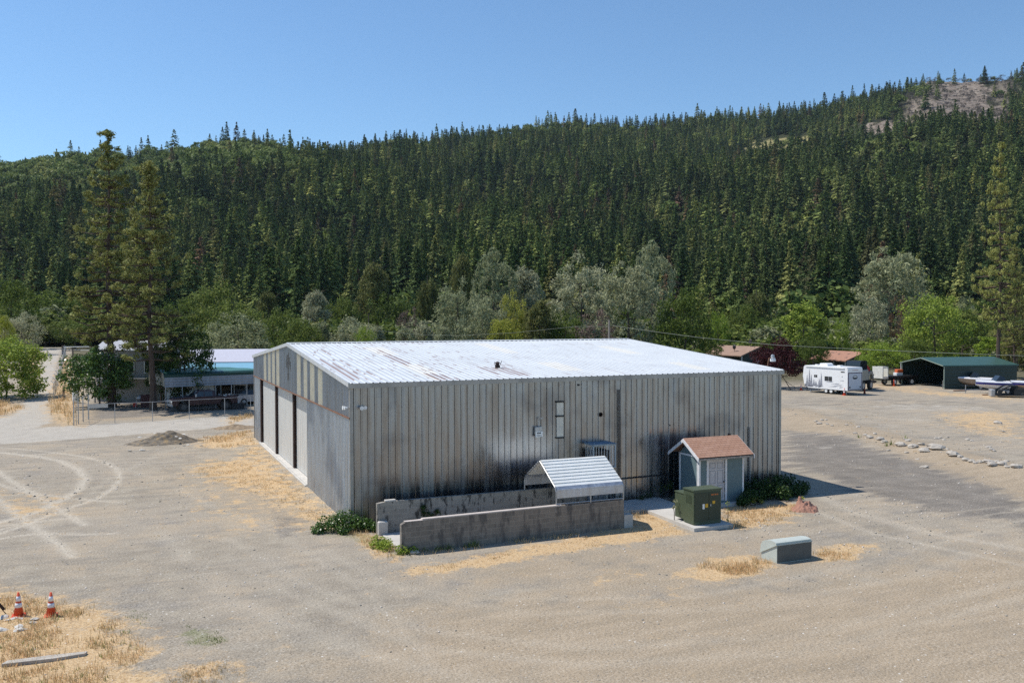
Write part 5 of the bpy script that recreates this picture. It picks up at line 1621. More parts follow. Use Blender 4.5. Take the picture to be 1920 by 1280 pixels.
# the tall pines
t1 = pine_mesh(1, 28.0, 8.4, .2, 36, 6, 56, .36, .66); g = G(208, 762)
tree_thing('pine_tree', 'tallest open crowned pine at left, its ragged top above the ridge line', 'pine', t1[0], t1[1], (g[0], g[1], 0), 0.)
t2 = pine_mesh(2, 24.0, 7.2, .2, 36, 7, 56, .34, .66, .1); g = G(285, 768)
tree_thing('pine_tree', 'second tall pine with dark straight trunk in front of the left carport', 'pine', t2[0], t2[1], (g[0], g[1], 0), 1.)
t3 = pine_mesh(3, 22., 6, .2, 22, 5, 40, .36, .55); g = G(256, 735)
tree_thing('pine_tree', 'pine with reddish trunk between and behind the two tallest pines', 'pine', t3[0], t3[1], (g[0], g[1], 0), 2.)
g = G(1872, 722); t1b = (t1[0], t1[1].copy()); t1b[1].materials[0] = LEAF_M['pine_light']
tree_thing('pine_tree', 'tall narrow yellowish pine near the right edge behind the boats', 'pine', t1b[0], t1b[1], (g[0], g[1], 0), 2.5, (.72, .72, .985 * (CAM[2] + (597 - 268) / FPX * 119) / 28.))
for pxx_, ytop, dp, sc_, lab in [(1903, 470, 125, .55, 'thinner dark pine at the right edge beside the tall narrow pine'), (1893, 560, 130, .4, 'short open pine between the two right edge pines')]:
    p = AT(pxx_, 600, dp); tree_thing('pine_tree', lab, 'pine', t2[0], t2[1], (p[0], p[1], 0), pxx_, (sc_, sc_, (CAM[2] + (597 - ytop) / FPX * dp) / 24.))
# near broadleaf trees at left
tk, cr = leafy('walnut', 41, 6.1, 7.2, .06, 80, 130, .26, .12, nl=9, cl=.15, trunk_r=.09); g = G(187, 763)
tree_thing('walnut_tree', 'glossy dark green spreading tree by the pale board behind the chain link fence', 'tree', tk, cr, (g[0], g[1], 0))
tk, cr = leafy('bright', 42, 7.0, 8.2, -.02, 95, 120, .28, .1, nl=9, cl=.15, trunk_r=.08); g = G(12, 748)
tree_thing('shrub', 'big bright yellow green shrub at the left edge beside the driveway', 'shrub', tk, cr, (g[0], g[1], 0), 0, (1.05, 1.05, .98))
tk, cr = leafy('plum', 43, 6.0, 6.6, .1, 75, 120, .24, .12, nl=9, cl=.15, trunk_r=.1); g = G(1462, 728)
tree_thing('plum_tree', 'purple leafed plum tree behind the right end of the hangar roof', 'plum tree', tk, cr, (g[0], g[1], 0))
m = MB(); m.tube([(0, 0, 0), (-.9, 0, 1.2), (-1.5, 0, 1.9)], .05, 5); m.tube([(-.9, 0, 1.2), (.2, .2, .6), (1., .2, .25)], [.04, .03, .02], 5); g = G(1483, 731); o = m.build('fallen_branch', BARK); o.location = tuple(map(float, g)); tag(o, 'bare fallen branch leaning at the foot of the purple tree', 'branch')

# ------------------------------------------------------------------ vehicles and sheds
TYRE = M('dusty tyre rubber', (.035, .032, .03), .9, var=.3, scale=8.)
RIMD = M('dark dusty rim', (.12, .11, .10), .6, .4, var=.3, scale=8.)
RIM = M('dull steel rim', (.45, .45, .45), .5, .5, var=.2, scale=8.)
GLASS = glass()


def wheel(parent, x, y, rad, wd, rim=RIM):
    m = MB(); m.lathe([(rad * .55, -wd / 2), (rad * .92, -wd / 2), (rad, -wd * .3), (rad, wd * .3), (rad * .92, wd / 2), (rad * .55, wd / 2)], 20, (x, y, rad), 'y')
    w_ = m.build('wheel', TYRE, parent)
    m = MB(); m.lathe([(rad * .58, -wd * .53), (rad * .5, -wd * .42), (rad * .2, -wd * .5), (rad * .2, wd * .5), (rad * .5, wd * .42), (rad * .58, wd * .53)], 14, (x, y, rad), 'y')
    m.build('rim', rim, w_)
    return w_


def face_rz(p0, p1):
    return math.atan2(p1[1] - p0[1], p1[0] - p0[0])


# old lifted pickup, nose to the left (-x)
TRK = M('dull maroon black truck paint', (.05, .022, .024), .35, .2, var=.5, scale=1.5, spec=.6)
TRKT = M('paler bonnet paint', (.07, .055, .07), .3, .2, var=.4, scale=2., spec=.7)  # bonnet tone paler than the body paint
a, b = G(320, 771.5), G(440, 765)
tk_ = thing('pickup_truck', 'old dark maroon crew cab pickup with junk in its bed behind the chain link fence', 'pickup truck', ((a[0] + b[0]) / 2, (a[1] + b[1]) / 2, 0), face_rz(a, b))
m = MB()
low = [(-3.0, .72), (-2.85, .60), (-2.72, .62)]
def arch(cx, rr_=.56, n=8):
    return [(cx + rr_ * math.cos(math.pi - math.pi * i / n), .62 + rr_ * math.sin(math.pi * i / n)) for i in range(n + 1)]
prof = [(-3.1, .72), (-2.78, .62)] + arch(-2.05) + arch(1.95) + [(3.05, .66), (3.12, .85), (3.12, 1.33), (1.02, 1.33), (1.0, 1.36), (-1.15, 1.36), (-1.3, 1.38), (-2.9, 1.28), (-3.08, 1.18), (-3.12, .95)]
m.prism(prof, -.98, .98, 'y'); m.build('body', TRK, tk_)
m = MB(); zc = [(-1.25, 1.37), (-.62, 1.93), (-.4, 1.98), (.75, 1.97), (.93, 1.88), (1.02, 1.37)]
V = [(x, -.90 + (z - 1.37) * .22, z) for x, z in zc] + [(x, .90 - (z - 1.37) * .22, z) for x, z in zc]; n = len(zc)
m.add(V, [tuple(range(n)), tuple(range(2 * n - 1, n - 1, -1))] + [(i, i + n, (i + 1) % n + n, (i + 1) % n) for i in range(n)]); cb = m.build('cab', TRK, tk_)
m = MB()
for x0, x1, xa, xb in ((-1.02, -.15, -.58, -.15), (-.05, .72, -.05, .68)):
    for s in (-1, 1):
        q = [(x0, s * .895, 1.42), (x1, s * .895, 1.42), (xb, s * .80, 1.88), (xa, s * .80, 1.88)]
        m.add(q, [(0, 1, 2, 3) if s < 0 else (3, 2, 1, 0)])
m.build('side_window', GLASS, cb)
m = MB(); m.add([(-1.235, -.82, 1.41), (-1.235, .82, 1.41), (-.64, .72, 1.94), (-.64, -.72, 1.94)], [(3, 2, 1, 0)]); m.build('windshield', GLASS, cb)
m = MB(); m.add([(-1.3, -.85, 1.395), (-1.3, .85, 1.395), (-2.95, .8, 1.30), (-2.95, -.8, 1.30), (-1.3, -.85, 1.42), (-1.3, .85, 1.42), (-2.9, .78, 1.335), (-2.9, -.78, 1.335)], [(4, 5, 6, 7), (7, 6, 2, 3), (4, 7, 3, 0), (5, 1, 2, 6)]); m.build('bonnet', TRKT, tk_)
m = MB(); m.box(-3.24, -3.06, -.95, .95, .55, .78); m.box(3.12, 3.3, -.95, .95, .6, .78); m.build('bumper', RIM, tk_)
m = MB(); m.box(-3.14, -3.122, -.55, .55, .86, 1.15); m.build('grille', RIM, tk_)
for s in (-1, 1):
    m = MB(); m.box(-3.15, -3.12, s * .78 - .12, s * .78 + .12, .9, 1.1); m.build('headlight', WHITE, tk_)
for x in (-2.05, 1.95):
    for s in (-1, 1):
        wheel(tk_, x, s * .86, .44, .28, RIMD)
m = MB(); m.tube([(-.95, -1.02, 1.3), (-.95, -1.18, 1.45)], .02, 5); m.bbox(-1.02, -.88, -1.28, -1.1, 1.42, 1.7, .02); m.build('side_mirror', RIM, tk_)
jm = M('pale junk', (.5, .47, .43), .8, var=.4, scale=6.)
rr = random.Random(4)
m = MB()
for i in range(9):
    x = rr.uniform(1.2, 2.9); y = rr.uniform(-.75, .5); s = rr.uniform(.12, .3)
    m.add([(x + rr.uniform(-s, s), y + rr.uniform(-s, s), 1.3 + rr.uniform(0, .28)) for _ in range(5)], [(0, 1, 2), (0, 2, 3), (0, 3, 4), (1, 3, 2), (4, 3, 1), (0, 4, 1)])
o = m.build('bed_junk', jm, tk_)

# left green-roofed carport
a = G(311, 768.5); cpt = thing('green_carport', 'long green roofed metal carport with grey side panel over junk at left', 'carport', (a[0], a[1], 0), .2)
GRN = M('green carport roof', (.055, .17, .12), .35, .15, var=.2, scale=1., spec=.6)
GRND = M('dark green edge flashing', (.012, .05, .04), .4, .1, var=.2)
PANEL = galv_mat('dull grey carport panel', (.30, .32, .35), .4, .55)
Lc, Wc, he = 16.5, 6.4, 3.45
m = MB(); cs = [(0, he), (.35, he + .2), (Wc / 2, 3.9), (Wc - .35, he + .2), (Wc, he)]
sec = []
for (y0, z0), (y1, z1) in zip(cs, cs[1:]):
    for i in range(6):
        t = i / 6; sec.append((y0 + (y1 - y0) * t, z0 + (z1 - z0) * t + (.02 if i % 2 else 0)))
sec.append(cs[-1])
m.add([(x, y, z) for x in (-.15, Lc) for y, z in sec], [(i, i + 1, i + 1 + len(sec), i + len(sec)) for i in range(len(sec) - 1)]); m.build('roof', GRN, cpt)
m = MB(); m.prism([(-.03, he - .02), (.28, he + .16), (.26, he + .19), (-.05, he + .02), (-.05, he - .25), (-.03, he - .25)], -.17, Lc + .02, 'x'); m.build('eave_flashing', GRND, cpt)
m = MB(); pr_ = [(i * .22, .02 * (i % 2)) for i in range(8)]
m.add([(x, -.02 - q, he - .22 - z * .64) for x in (-.1, Lc) for z, q in pr_], [(i, i + 1, i + 1 + 8, i + 8) for i in range(7)]); m.build('side_panel', PANEL, cpt)
m = MB(); m.prism([(.02, 2.35), (Wc, 2.35), (Wc, he), (Wc - .35, he + .19), (Wc / 2, 3.87), (.35, he + .19), (.02, he)], -.12, -.08, 'x'); m.build('gable_panel', galv_mat('tan grey gable panel', (.42, .40, .34), .3, .55), cpt)
for i, x in enumerate((0, 1.6, 3.2, 4.9, 6.5, 8.1, 9.7, 11.3, 12.9, 14.5, 16.)):
    for y in (0.03, Wc - .03):
        m = MB(); m.box(x - .03, x + .03, y - .03, y + .03, -.05, he); m.build('post', STEEL, cpt)
# camper under it
cam_ = thing('small_camper', 'white round fronted camper parked under the left end of the green carport', 'camper', (a[0] + .25, a[1] + 2.6, 0), .09)
m = MB(); cs = [(0, .5), (2.2, .5), (2.25, 2.1), (2.1, 2.45), (1.7, 2.62), (.5, 2.62), (.12, 2.45), (-.05, 2.1)]
m.prism(cs, 0, 4.6, 'x'); m.build('body', WHITE, cam_)
m = MB(); m.prism([(.15, .75), (2.05, .75), (2.08, 2.0), (1.95, 2.25), (1.6, 2.4), (.6, 2.4), (.25, 2.25), (.12, 2.0)], -.02, -.003, 'x'); m.build('end_panel', M('tan camper end', (.33, .31, .25), .6, var=.15), cam_)
m = MB(); m.box(-.035, -.022, .7, 1.5, 1.5, 1.75); m.build('window', GLASS, cam_)
wheel(cam_, 2.6, .15, .34, .2); wheel(cam_, 2.6, 2.05, .34, .2)
# clutter by the pines
bx0 = G(275, 764)
o = MB().bbox(-.55, .75, -.3, .5, 0, 1.25, .03).build('rusty_cabinet', M('dark maroon cabinet', (.07, .02, .02), .6, var=.4, scale=4.)); o.location = (bx0[0], bx0[1] + .6, 0); tag(o, 'dark maroon metal cabinet at the foot of the second tall pine', 'cabinet')
q = G(253, 762); fc = thing('fuel_can', 'bright red fuel can standing by the junk left of the second tall pine', 'fuel can', q)
MB().bbox(-.18, .2, -.14, .14, 0, .42, .03).build('can', M('red plastic', (.55, .03, .02), .5, var=.15), fc); m = MB(); m.tube([(-.1, 0, .42), (-.1, 0, .5), (.08, 0, .5), (.08, 0, .42)], .02, 5); m.build('handle', BLACKISH, fc)
q = G(262, 763); gr = thing('folding_grill', 'dark barbecue grill with pale lid and legs by the junk near the pines', 'grill', q)
m = MB(); m.lathe([(.1, .0), (.3, .08), (.36, .25), (.34, .4), (.2, .5), (.05, .53)], 14, (0, 0, .65)); m.build('bowl', M('grey grill lid', (.35, .35, .37), .4, .5, var=.3), gr)
m = MB(); [m.tube([(x * .25, y * .25, .68), (x * .4, y * .4, 0)], .02, 5) for x, y in ((-1, -1), (1, -1), (1, 1), (-1, 1))]; m.build('stand', RIM, gr)
# light coloured car at the far end
a = G(458, 757); b = G(500, 755); car = thing('parked_car', 'silver car half hidden behind the left hangar corner', 'car', ((a[0] + b[0]) / 2, (a[1] + b[1]) / 2, 0), face_rz(a, b))
m = MB(); prof = [(-2.25, .4), (-1.9, .3)] + [(-1.4 + .36 * math.cos(math.pi - math.pi * i / 6), .3 + .36 * math.sin(math.pi * i / 6)) for i in range(7)] + [(1.4 + .36 * math.cos(math.pi - math.pi * i / 6), .3 + .36 * math.sin(math.pi * i / 6)) for i in range(7)] + [(2.2, .35), (2.3, .7), (2.1, .95), (1.2, 1.05), (-1.9, 1.02), (-2.2, .85)]
m.prism(prof, -.9, .9, 'y'); m.build('body', M('silver car paint', (.45, .47, .5), .3, .5, var=.05), car)
m = MB(); zc = [(-1.95, 1.0), (-1.5, 1.45), (-.9, 1.52), (.2, 1.5), (1.15, 1.03)]; n = 5
m.add([(x, -.82 + (z - 1) * .3, z) for x, z in zc] + [(x, .82 - (z - 1) * .3, z) for x, z in zc], [tuple(range(n)), tuple(range(2 * n - 1, n - 1, -1))] + [(i, i + n, (i + 1) % n + n, (i + 1) % n) for i in range(n)]); m.build('cabin', GLASS, car)
for x in (-1.4, 1.4):
    for s in (-1, 1):
        wheel(car, x, s * .8, .32, .2)
# clutter stored under the carport
PLY = M('brown plywood', (.14, .09, .055), .9, var=.3, scale=4.)
for (cx_, cy_, w_, d_, h_, mt_, nm, lab) in ((425, 757, .9, .8, 1.75, PLY, 'plywood_cabinet', 'tall brown plywood cabinet under the carport behind the pickup bed'), (355, 756, 2.6, 1.2, 1.5, BLACKISH, 'covered_workbench', 'long dark covered bench under the carport behind the pickup bonnet'),
                                         (392, 754, 2.2, 1.4, 1.7, M('dark olive tarp', (.03, .03, .022), .9, var=.4, scale=3.), 'covered_equipment', 'dark tarp covered equipment behind the pickup cab'), (462, 751, 1.0, .9, 1.6, BLACKISH, 'metal_locker', 'black metal locker near the hangar corner under the carport')):
    q = G(cx_, cy_); t_ = thing(nm, lab, nm.split('_')[-1], (q[0], q[1], 0), .2)
    MB().bbox(-w_ / 2, w_ / 2, 0, d_, 0, h_, .08).build('body', mt_, t_); MB().bbox(-w_ / 2 - .06, w_ / 2 + .06, -.06, d_ + .06, h_ + .002, h_ + .09, .02).build('top', mt_, t_)
    MB().box(-w_ / 2 + .1, w_ / 2 - .1, -.02, -.003, .15, h_ * .8).build('dark_front', M('dull front panel', (.06, .05, .04), .8, var=.5, scale=5.), t_)
q = G(446, 766); mb_ = MB(); mb_.bbox(-.6, .6, -.4, .4, 0, .6, .03); o = mb_.build('tool_chest', BLACKISH); o.location = tuple(map(float, q)); tag(o, 'dark chest on the ground behind the tail of the maroon pickup', 'chest')
q = G(450, 758); dt = thing('wire_cage', 'tall dark wire cage behind the tail of the maroon pickup', 'cage', q)
m = MB(); [m.tube([(x, y, 0), (x, y, 2.1)], .03, 5) for x in (-.6, .6) for y in (-.4, .4)]; [m.box(-.6, .6, y - .02, y + .02, z, z + .04) for y in (-.4, .4) for z in (.1, 1.1, 2.06)]; m.build('frame', RIM, dt); MB().bbox(-.5, .4, -.3, .3, .15, 1.7, .04).build('crate', BLACKISH, dt)

# blue walled building and the white mobile home behind the pines
def gabled(name, label, cat, p, rz, L_, W_, he, hr, wall, roof, over=.4, th=.14):
    t = thing(name, label, cat, p, rz)
    m = MB(); m.prism([(0, -.3), (W_, -.3), (W_, he), (W_ / 2, hr - .05), (0, he)], 0, L_, 'x'); w_ = m.build('walls', wall, t)
    m = MB(); s = (hr - he) / (W_ / 2)
    m.prism([(-over, he - over * s + .02), (W_ / 2, hr + .02), (W_ + over, he - over * s + .02), (W_ + over, he - over * s + .02 + th), (W_ / 2, hr + .02 + th), (-over, he - over * s + .02 + th)], -over, L_ + over, 'x'); m.build('roof', roof, t)
    return t


LIL = M('pale lilac metal roof', (.62, .60, .66), .4, .2, var=.05)
p = AT(345, 686, 96); bb = gabled('blue_building', 'long low building with bright blue porch roof and pale lilac roof behind the green carport', 'building', (p[0], p[1], 0), -.36 + .1, 16, 9, 4.35, 5.5, M('dull brown wall', (.09, .075, .06), .8, var=.2), LIL, .2, .08)
m = MB(); m.add([(0, -.22, 4.3), (15.8, -.22, 4.3), (15.8, -1.9, 3.62), (0, -1.9, 3.62), (0, -.22, 4.25), (15.8, -.22, 4.25), (15.8, -1.9, 3.57), (0, -1.9, 3.57)], [(3, 2, 1, 0), (4, 5, 6, 7), (0, 4, 7, 3), (2, 6, 5, 1), (3, 7, 6, 2)]); m.build('porch_roof', M('bright sky blue sheet', (.19, .42, .58), .5, var=.06), bb)
[MB().box(x, x + .12, -1.85, -1.73, -.1, 3.6).build('post', STEEL, bb) for x in (.2, 4, 8, 12, 15.5)]
m = MB(); m.box(.5, 13.8, -.05, -.01, 1.0, 2.2); m.build('window_band', GLASS, bb)
MHW = M('white mobile home siding', (.30, .30, .30), .6, var=.1, scale=1.)
p = AT(182, 700, 98); mh = gabled('mobile_home', 'white mobile home with dark windows seen between the trunks of the pines', 'mobile home', (p[0], p[1], 0), -.4, 7.2, 5, 5.6, 6.5, MHW, M('white metal roof sheet', (.42, .42, .43), .4, .2, var=.05), .3, .12)
for x in (.8, 2.8, 5.2):
    m = MB(); m.box(x, x + 1.2, -.05, -.01, 3.2, 4.6); wn = m.build('window', GLASS, mh)
    m = MB(); m.box(x - .08, x + 1.28, -.07, -.055, 3.1, 3.2); m.box(x - .08, x + 1.28, -.07, -.055, 4.6, 4.7); m.box(x - .08, x, -.07, -.055, 3.2, 4.6); m.box(x + 1.2, x + 1.28, -.07, -.055, 3.2, 4.6); m.build('window_frame', WHITE, wn)
m = MB(); m.box(.3, 7., -1.4, -.05, 2.5, 2.62); m.box(.3, .42, -1.4, -1.28, -.2, 2.5); m.box(6.9, 7.02, -1.4, -1.28, -.2, 2.5); m.build('porch', MHW, mh)
p = AT(258, 690, 104); mh2 = gabled('mobile_home', 'second low white mobile home right behind the reddish pine trunk', 'mobile home', (p[0], p[1], 0), -.4, 4.2, 5, 3.9, 4.6, MHW, LIL, .3, .12)
m = MB(); m.box(1, 2.3, -.05, -.01, 2.2, 3.2); m.box(3.6, 4.9, -.05, -.01, 2.2, 3.2); m.build('window', GLASS, mh2)
q = G(141, 758); bn = thing('white_tank', 'white propane tank behind the corner of the chain link gate', 'tank', (q[0], q[1] + 1.5, 0)); m = MB(); m.lathe([(.05, 0), (.3, .05), (.35, .2), (.35, 1.3), (.3, 1.45), (.1, 1.52)], 16, (0, 0, .1)); m.build('tank', WHITE, bn); m = MB(); m.lathe([(.09, 1.6), (.09, 1.75)], 10); m.build('valve', RIM, bn)

# ------------------------------------------------------------------ fences, poles, wires
def chain_fence(name, label, pts, hgt, top=True, mesh=True, barbs=False, pr=.03):
    t = thing(name, label, 'fence', (pts[0][0], pts[0][1], 0)); o0 = pts[0]
    zs = [gz(p[0], p[1]) for p in pts]
    L_ = [(p[0] - o0[0], p[1] - o0[1], z) for p, z in zip(pts, zs)]
    for x, y, z in L_:
        m = MB(); m.tube([(x, y, z - .1), (x, y, z + hgt + .03)], pr, 6); m.build('post', STEEL, t)
    for (x0, y0, z0), (x1, y1, z1) in zip(L_, L_[1:]):
        m = MB(); m.tube([(x0, y0, z0 + hgt), (x1, y1, z1 + hgt)], .022, 5)
        if top:
            m.build('top_rail', STEEL, t)
        if mesh:
            m = MB(); D = math.hypot(x1 - x0, y1 - y0); st = .3; ux, uy = (x1 - x0) / D, (y1 - y0) / D
            for s in (-1, 1):
                k_ = -hgt if s > 0 else 0
                while k_ < D + (0 if s > 0 else hgt):
                    ta, tb = k_, k_ + s * hgt; za, zb = .03, hgt
                    if s > 0:
                        if ta < 0: za += -ta; ta = 0
                        if tb > D: zb -= (tb - D); tb = D
                    else:
                        if ta > D: za += ta - D; ta = D
                        if tb < 0: zb -= -tb; tb = 0
                    if zb > za + .02:
                        A = (x0 + ux * ta, y0 + uy * ta, z0 + (z1 - z0) * ta / D + za); B = (x0 + ux * tb, y0 + uy * tb, z0 + (z1 - z0) * tb / D + zb)
                        m.tube([A, B], .0009, 3, cap=False)
                    k_ += st
            m.build('mesh', M('dull chain link wire', (.10, .10, .10), .7, .2, var=.2), t)
        if barbs:
            m = MB()
            for h_, o_ in ((.12, .1), (.24, .2)):
                m.tube([(x0 - o_, y0, z0 + hgt + h_), (x1 - o_, y1, z1 + hgt + h_)], .012, 4)
            m.tube([(x0, y0, z0 + hgt), (x0 - .28, y0, z0 + hgt + .32)], .025, 5); m.build('barbed_wire', STEEL, t)
    return t


cf = chain_fence('chain_link_fence', 'low chain link fence with sagging top rail in front of the maroon pickup', [G(143, 797.5), G(215.6, 793), G(286, 789.5), G(355, 785.5), G(421.5, 781), G(470, 777.5)], 1.72)
cg_ = chain_fence('chain_link_gate', 'open chain link gate panel with dark corner posts at the left fence corner', [G(138.5, 798), G(147, 795), G(156, 791), G(166, 786.5)], 2.2, pr=.05)
lf = chain_fence('driveway_fence', 'tall fence with barbed wire climbing beside the gravel driveway', [tuple(np.array([-16.4, 74.8]) + np.array([-1.6, 50.3]) * i / 12) for i in range(13)], 1.65, mesh=False, barbs=True, pr=.05)
bd = thing('sign_board', 'blank pale board on the chain link fence under the glossy tree', 'board', G(184, 794.5)); m = MB(); m.box(-.8, .78, -.03, .03, 1.38, 1.7); m.build('board', M('faded white board', (.52, .5, .46), .8, var=.1), bd); m = MB(); m.tube([(-.7, .05, 0), (-.7, .05, 1.6)], .02, 5); m.build('stake', STEEL, bd)
for q, h_, lab in ((G(118.8, 751), 1.75, 'dark double post standing in grass between driveway fence and gate'),):
    m = MB(); m.tube([(0, 0, 0), (0, 0, h_)], .05, 6); m.tube([(.14, 0, 0), (.12, 0, h_ * .9)], .04, 6); o = m.build('fence_post', RUSTY); o.location = (q[0], q[1], 0); tag(o, lab, 'post')
# beam gate at the top of the driveway
p = AT(118, 666, 150); gt = thing('beam_gate', 'white pipe gate across the top of the gravel driveway', 'gate', (p[0], p[1], gz(p[0], p[1])), -.3)
m = MB(); m.bbox(-.15, .15, -.15, .15, 0, 1.5, .03); m.build('gate_post', BARK, gt)
m = MB(); m.tube([(0, 0, 1.25), (4.2, 0, 1.3)], .07, 6); m.tube([(0, 0, .7), (4.2, 0, .7)], .05, 6); m.build('rails', WHITE, gt)


def pole(label, pxx_, ytop, dp, arms=True, col=BARK, r_=.13, z0=None, cat='utility pole'):
    p = AT(pxx_, 600, dp); zb = gz(p[0], p[1]); H_ = CAM[2] + (597 - ytop) / FPX * dp - zb
    t = thing('utility_pole', label, cat, (p[0], p[1], zb), -YAW)
    m = MB(); m.tube([(0, 0, -.2), (0, 0, H_)], [r_, r_ * .7], 8); m.build('pole', col, t)
    if arms:
        m = MB(); m.box(-1.1, 1.1, -.09, -.0, H_ - .55, H_ - .43); m.build('crossarm', col, t)
        for x in (-.95, -.5, .5, .95):
            m = MB(); m.lathe([(.05, 0), (.07, .05), (.05, .12), (.03, .16)], 8, (x, -.05, H_ - .43)); m.build('insulator', RIM, t)
    return (p[0], p[1], zb + H_)


GP = M('grey weathered pole', (.30, .26, .22), .9, var=.3, scale=2., stretch=(4, 4, 1))
pA_ = pole('grey wooden utility pole just behind the hangar ridge right of centre', 1142, 600, 92, False, GP)
pB_ = pole('utility pole with transformer cans above the brown roofed house', 1380, 645, 170, True, GP)
pC_ = pole('thin dark utility pole behind the roof left of centre', 691, 588, 140, False, BARK, .1)
pD_ = pole('dark pole at the top of the driveway fence', 135.7, 649, 130, True, BARK)
p_end = AT(2250, 690, 62)
wire = thing('overhead_wire', 'long overhead wire sagging across the right half above the trailer and carport', 'wire', pA_)
m = MB(); pts = []
for px_, py_, dp in [(1146, 610, 92), (1230, 622, 88), (1310, 632.5, 85), (1400, 641.5, 82), (1460, 647, 80), (1580, 653, 77), (1700, 658.5, 74), (1810, 663, 71), (1920, 667, 69), (2100, 672, 64)]:
    q = AT(px_, py_, dp); pts.append((q[0] - pA_[0], q[1] - pA_[1], q[2] - pA_[2]))
m.tube(pts, .018, 6); m.build('cable', M('pale cable', (.22, .24, .2), .6, var=.1), wire)
m = MB(); pts = []
for px_, py_, dp in [(1140, 612, 92), (1080, 612, 98), (960, 624, 105), (860, 629, 120), (780, 627, 130), (691, 618, 140)]:
    q = AT(px_, py_, dp); pts.append(tuple(q - np.array(pA_)))
m.tube(pts, .014, 5); w2 = thing('overhead_wire', 'thin wire running left from the grey pole behind the hangar ridge', 'wire', pA_); m.build('cable', M('pale cable', (.22, .24, .2)), w2)

# ------------------------------------------------------------------ travel trailer
a = G(1589, 741.5); hd = np.array([-.087, .996])
rv = thing('travel_trailer', 'white travel trailer with grey tree decals and round rear emblem parked right of the hangar', 'trailer', (a[0], a[1], 0), math.atan2(hd[1], hd[0]))
rv.scale = (.79, 1, 1)
RVW = M('white trailer skin', (.80, .80, .80), .35, .0, var=.03, scale=2., spec=.5)
m = MB(); m.prism([(0, .55), (0, 3.05), (.12, 3.22), (8.2, 3.22), (8.45, 3.05), (8.62, 1.9), (8.35, 1.0), (7.7, .62), (7.5, .55)], -2.42, 0, 'y'); m.build('body', RVW, rv)
m = MB(); m.prism([(-.02, .50), (7.6, .50), (7.6, .56), (-.02, .56)], -2.40, -.02, 'y'); m.build('chassis', BLACKISH, rv)
PUR = M('dark plum trim', (.05, .02, .06), .5, var=.1)
m = MB()
for y0, y1, z0, z1 in ((-2.36, -2.26, .6, 2.62), (-.16, -.06, .6, 2.62), (-2.26, -.16, 2.54, 2.62), (-2.26, -.16, .6, .68)):
    m.box(-.035, -.003, y0, y1, z0, z1)
m.build('ramp_frame', PUR, rv)
m = MB(); m.box(-.025, -.003, -2.25, -.17, .69, 2.53); rd = m.build('ramp_door', M('pale grey blue ramp door', (.50, .53, .60), .4, var=.04), rv)
m = MB(); m.lathe([(.30, -.03), (.30, -.026)], 24, (0, 0, 0), 'x'); m.v = [(x, -1.2 + y * 1.35, 2.05 + z * .75) for x, y, z in m.v]; em = m.build('oval_emblem', M('dark oval emblem', (.05, .055, .075), .5, var=.1), rd)
m = MB(); m.lathe([(.22, -.036), (.22, -.031)], 20, (0, 0, 0), 'x'); m.v = [(x, -1.2 + y * 1.3, 2.1 + z * .45) for x, y, z in m.v]; m.build('emblem_field', WHITE, em)
m = MB(); [m.box(-.042, -.037, -1.2 + y, -1.2 + y + .07, 1.99, 2.08) for y in (-.34, -.25, -.16, -.07, .02, .11, .20, .28)]; m.build('emblem_lettering', BLACKISH, em)
for y in (-2.05, -.35):
    m = MB(); m.lathe([(.11, -.05), (.11, -.03)], 14, (0, y, .92), 'x'); m.build('tail_light', BLACKISH, rd)
m = MB(); [m.box(-.02, -.003, -1.2 + y, -1.2 + y + .1, 2.86, 2.94) for y in (-.5, -.3, -.1, .1, .3)]; m.build('marker_light', M('amber marker', (.35, .12, .08), .5), rv)
for x0, x1, z0, z1 in ((2.9, 3.55, 1.52, 2.05), (3.62, 4.3, 1.52, 2.05), (5.75, 6.05, 1.85, 2.15), (6.12, 6.35, 1.85, 2.15), (.55, 1.25, 2.62, 2.74)):
    m = MB(); m.box(x0, x1, .003, .02, z0, z1); m.build('window', GLASS, rv)
GD = M('grey decal film', (.28, .29, .33), .5, var=.3, scale=3.)
m = MB(); r = np.random.RandomState(6)
for cx_, hh_ in ((7.3, 1.9), (6.9, 1.3), (7.75, 1.2), (4.95, 1.55), (5.35, .9), (6.4, .8), (6.0, .6)):
    zb = .8
    n = 7
    for i in range(n):
        z0 = zb + hh_ * i / n; w_ = .34 * (1 - i / n) + .03; m.add([(cx_ - w_, .006, z0), (cx_ + w_, .006, z0), (cx_ + r.uniform(-.04, .04), .006, z0 + hh_ / n * 1.55)], [(2, 1, 0)])
for i in range(14):
    x = r.uniform(4.6, 8.1); m.add([(x - .3, .008, .66 + r.uniform(0, .2)), (x + .3, .008, .66), (x + .1, .008, .9 + r.uniform(0, .35))], [(2, 1, 0)])
m.build('tree_decal', GD, rv)
m = MB()
for x0, x1, z0 in ((.9, 2.6, 1.02), (1.4, 3.2, 1.18), (1.8, 3.6, .86), (2.6, 4.2, 1.35), (.8, 1.6, .8)):
    m.add([(x0, .006, z0 + .14), (x0 + .5, .006, z0 + .13), (x1, .006, z0), (x0 + .4, .006, z0 + .03)], [(3, 2, 1, 0)])
m.build('swoosh_decal', GD, rv)
m = MB(); [m.box(x, x + .2, .004, .016, 1.66, 1.70) for x in (.65, .9, 1.15)]; m.box(.95, 1.05, .004, .016, 2.05, 2.2); m.build('small_lettering', GD, rv)
for x in (3.15, 4.1):
    for y in (-.18, -2.22):
        w_ = wheel(rv, x, y, .36, .24, WHITE); w_.scale = (1 / .79, 1, 1); w_.location = (x * (1 - 1 / .79), 0, 0)
m = MB(); m.prism([(4.6, 3.225), (6.2, 3.225), (6.1, 3.52), (4.9, 3.56), (4.65, 3.45)], -1.65, -.75, 'y'); m.build('air_conditioner', RVW, rv)
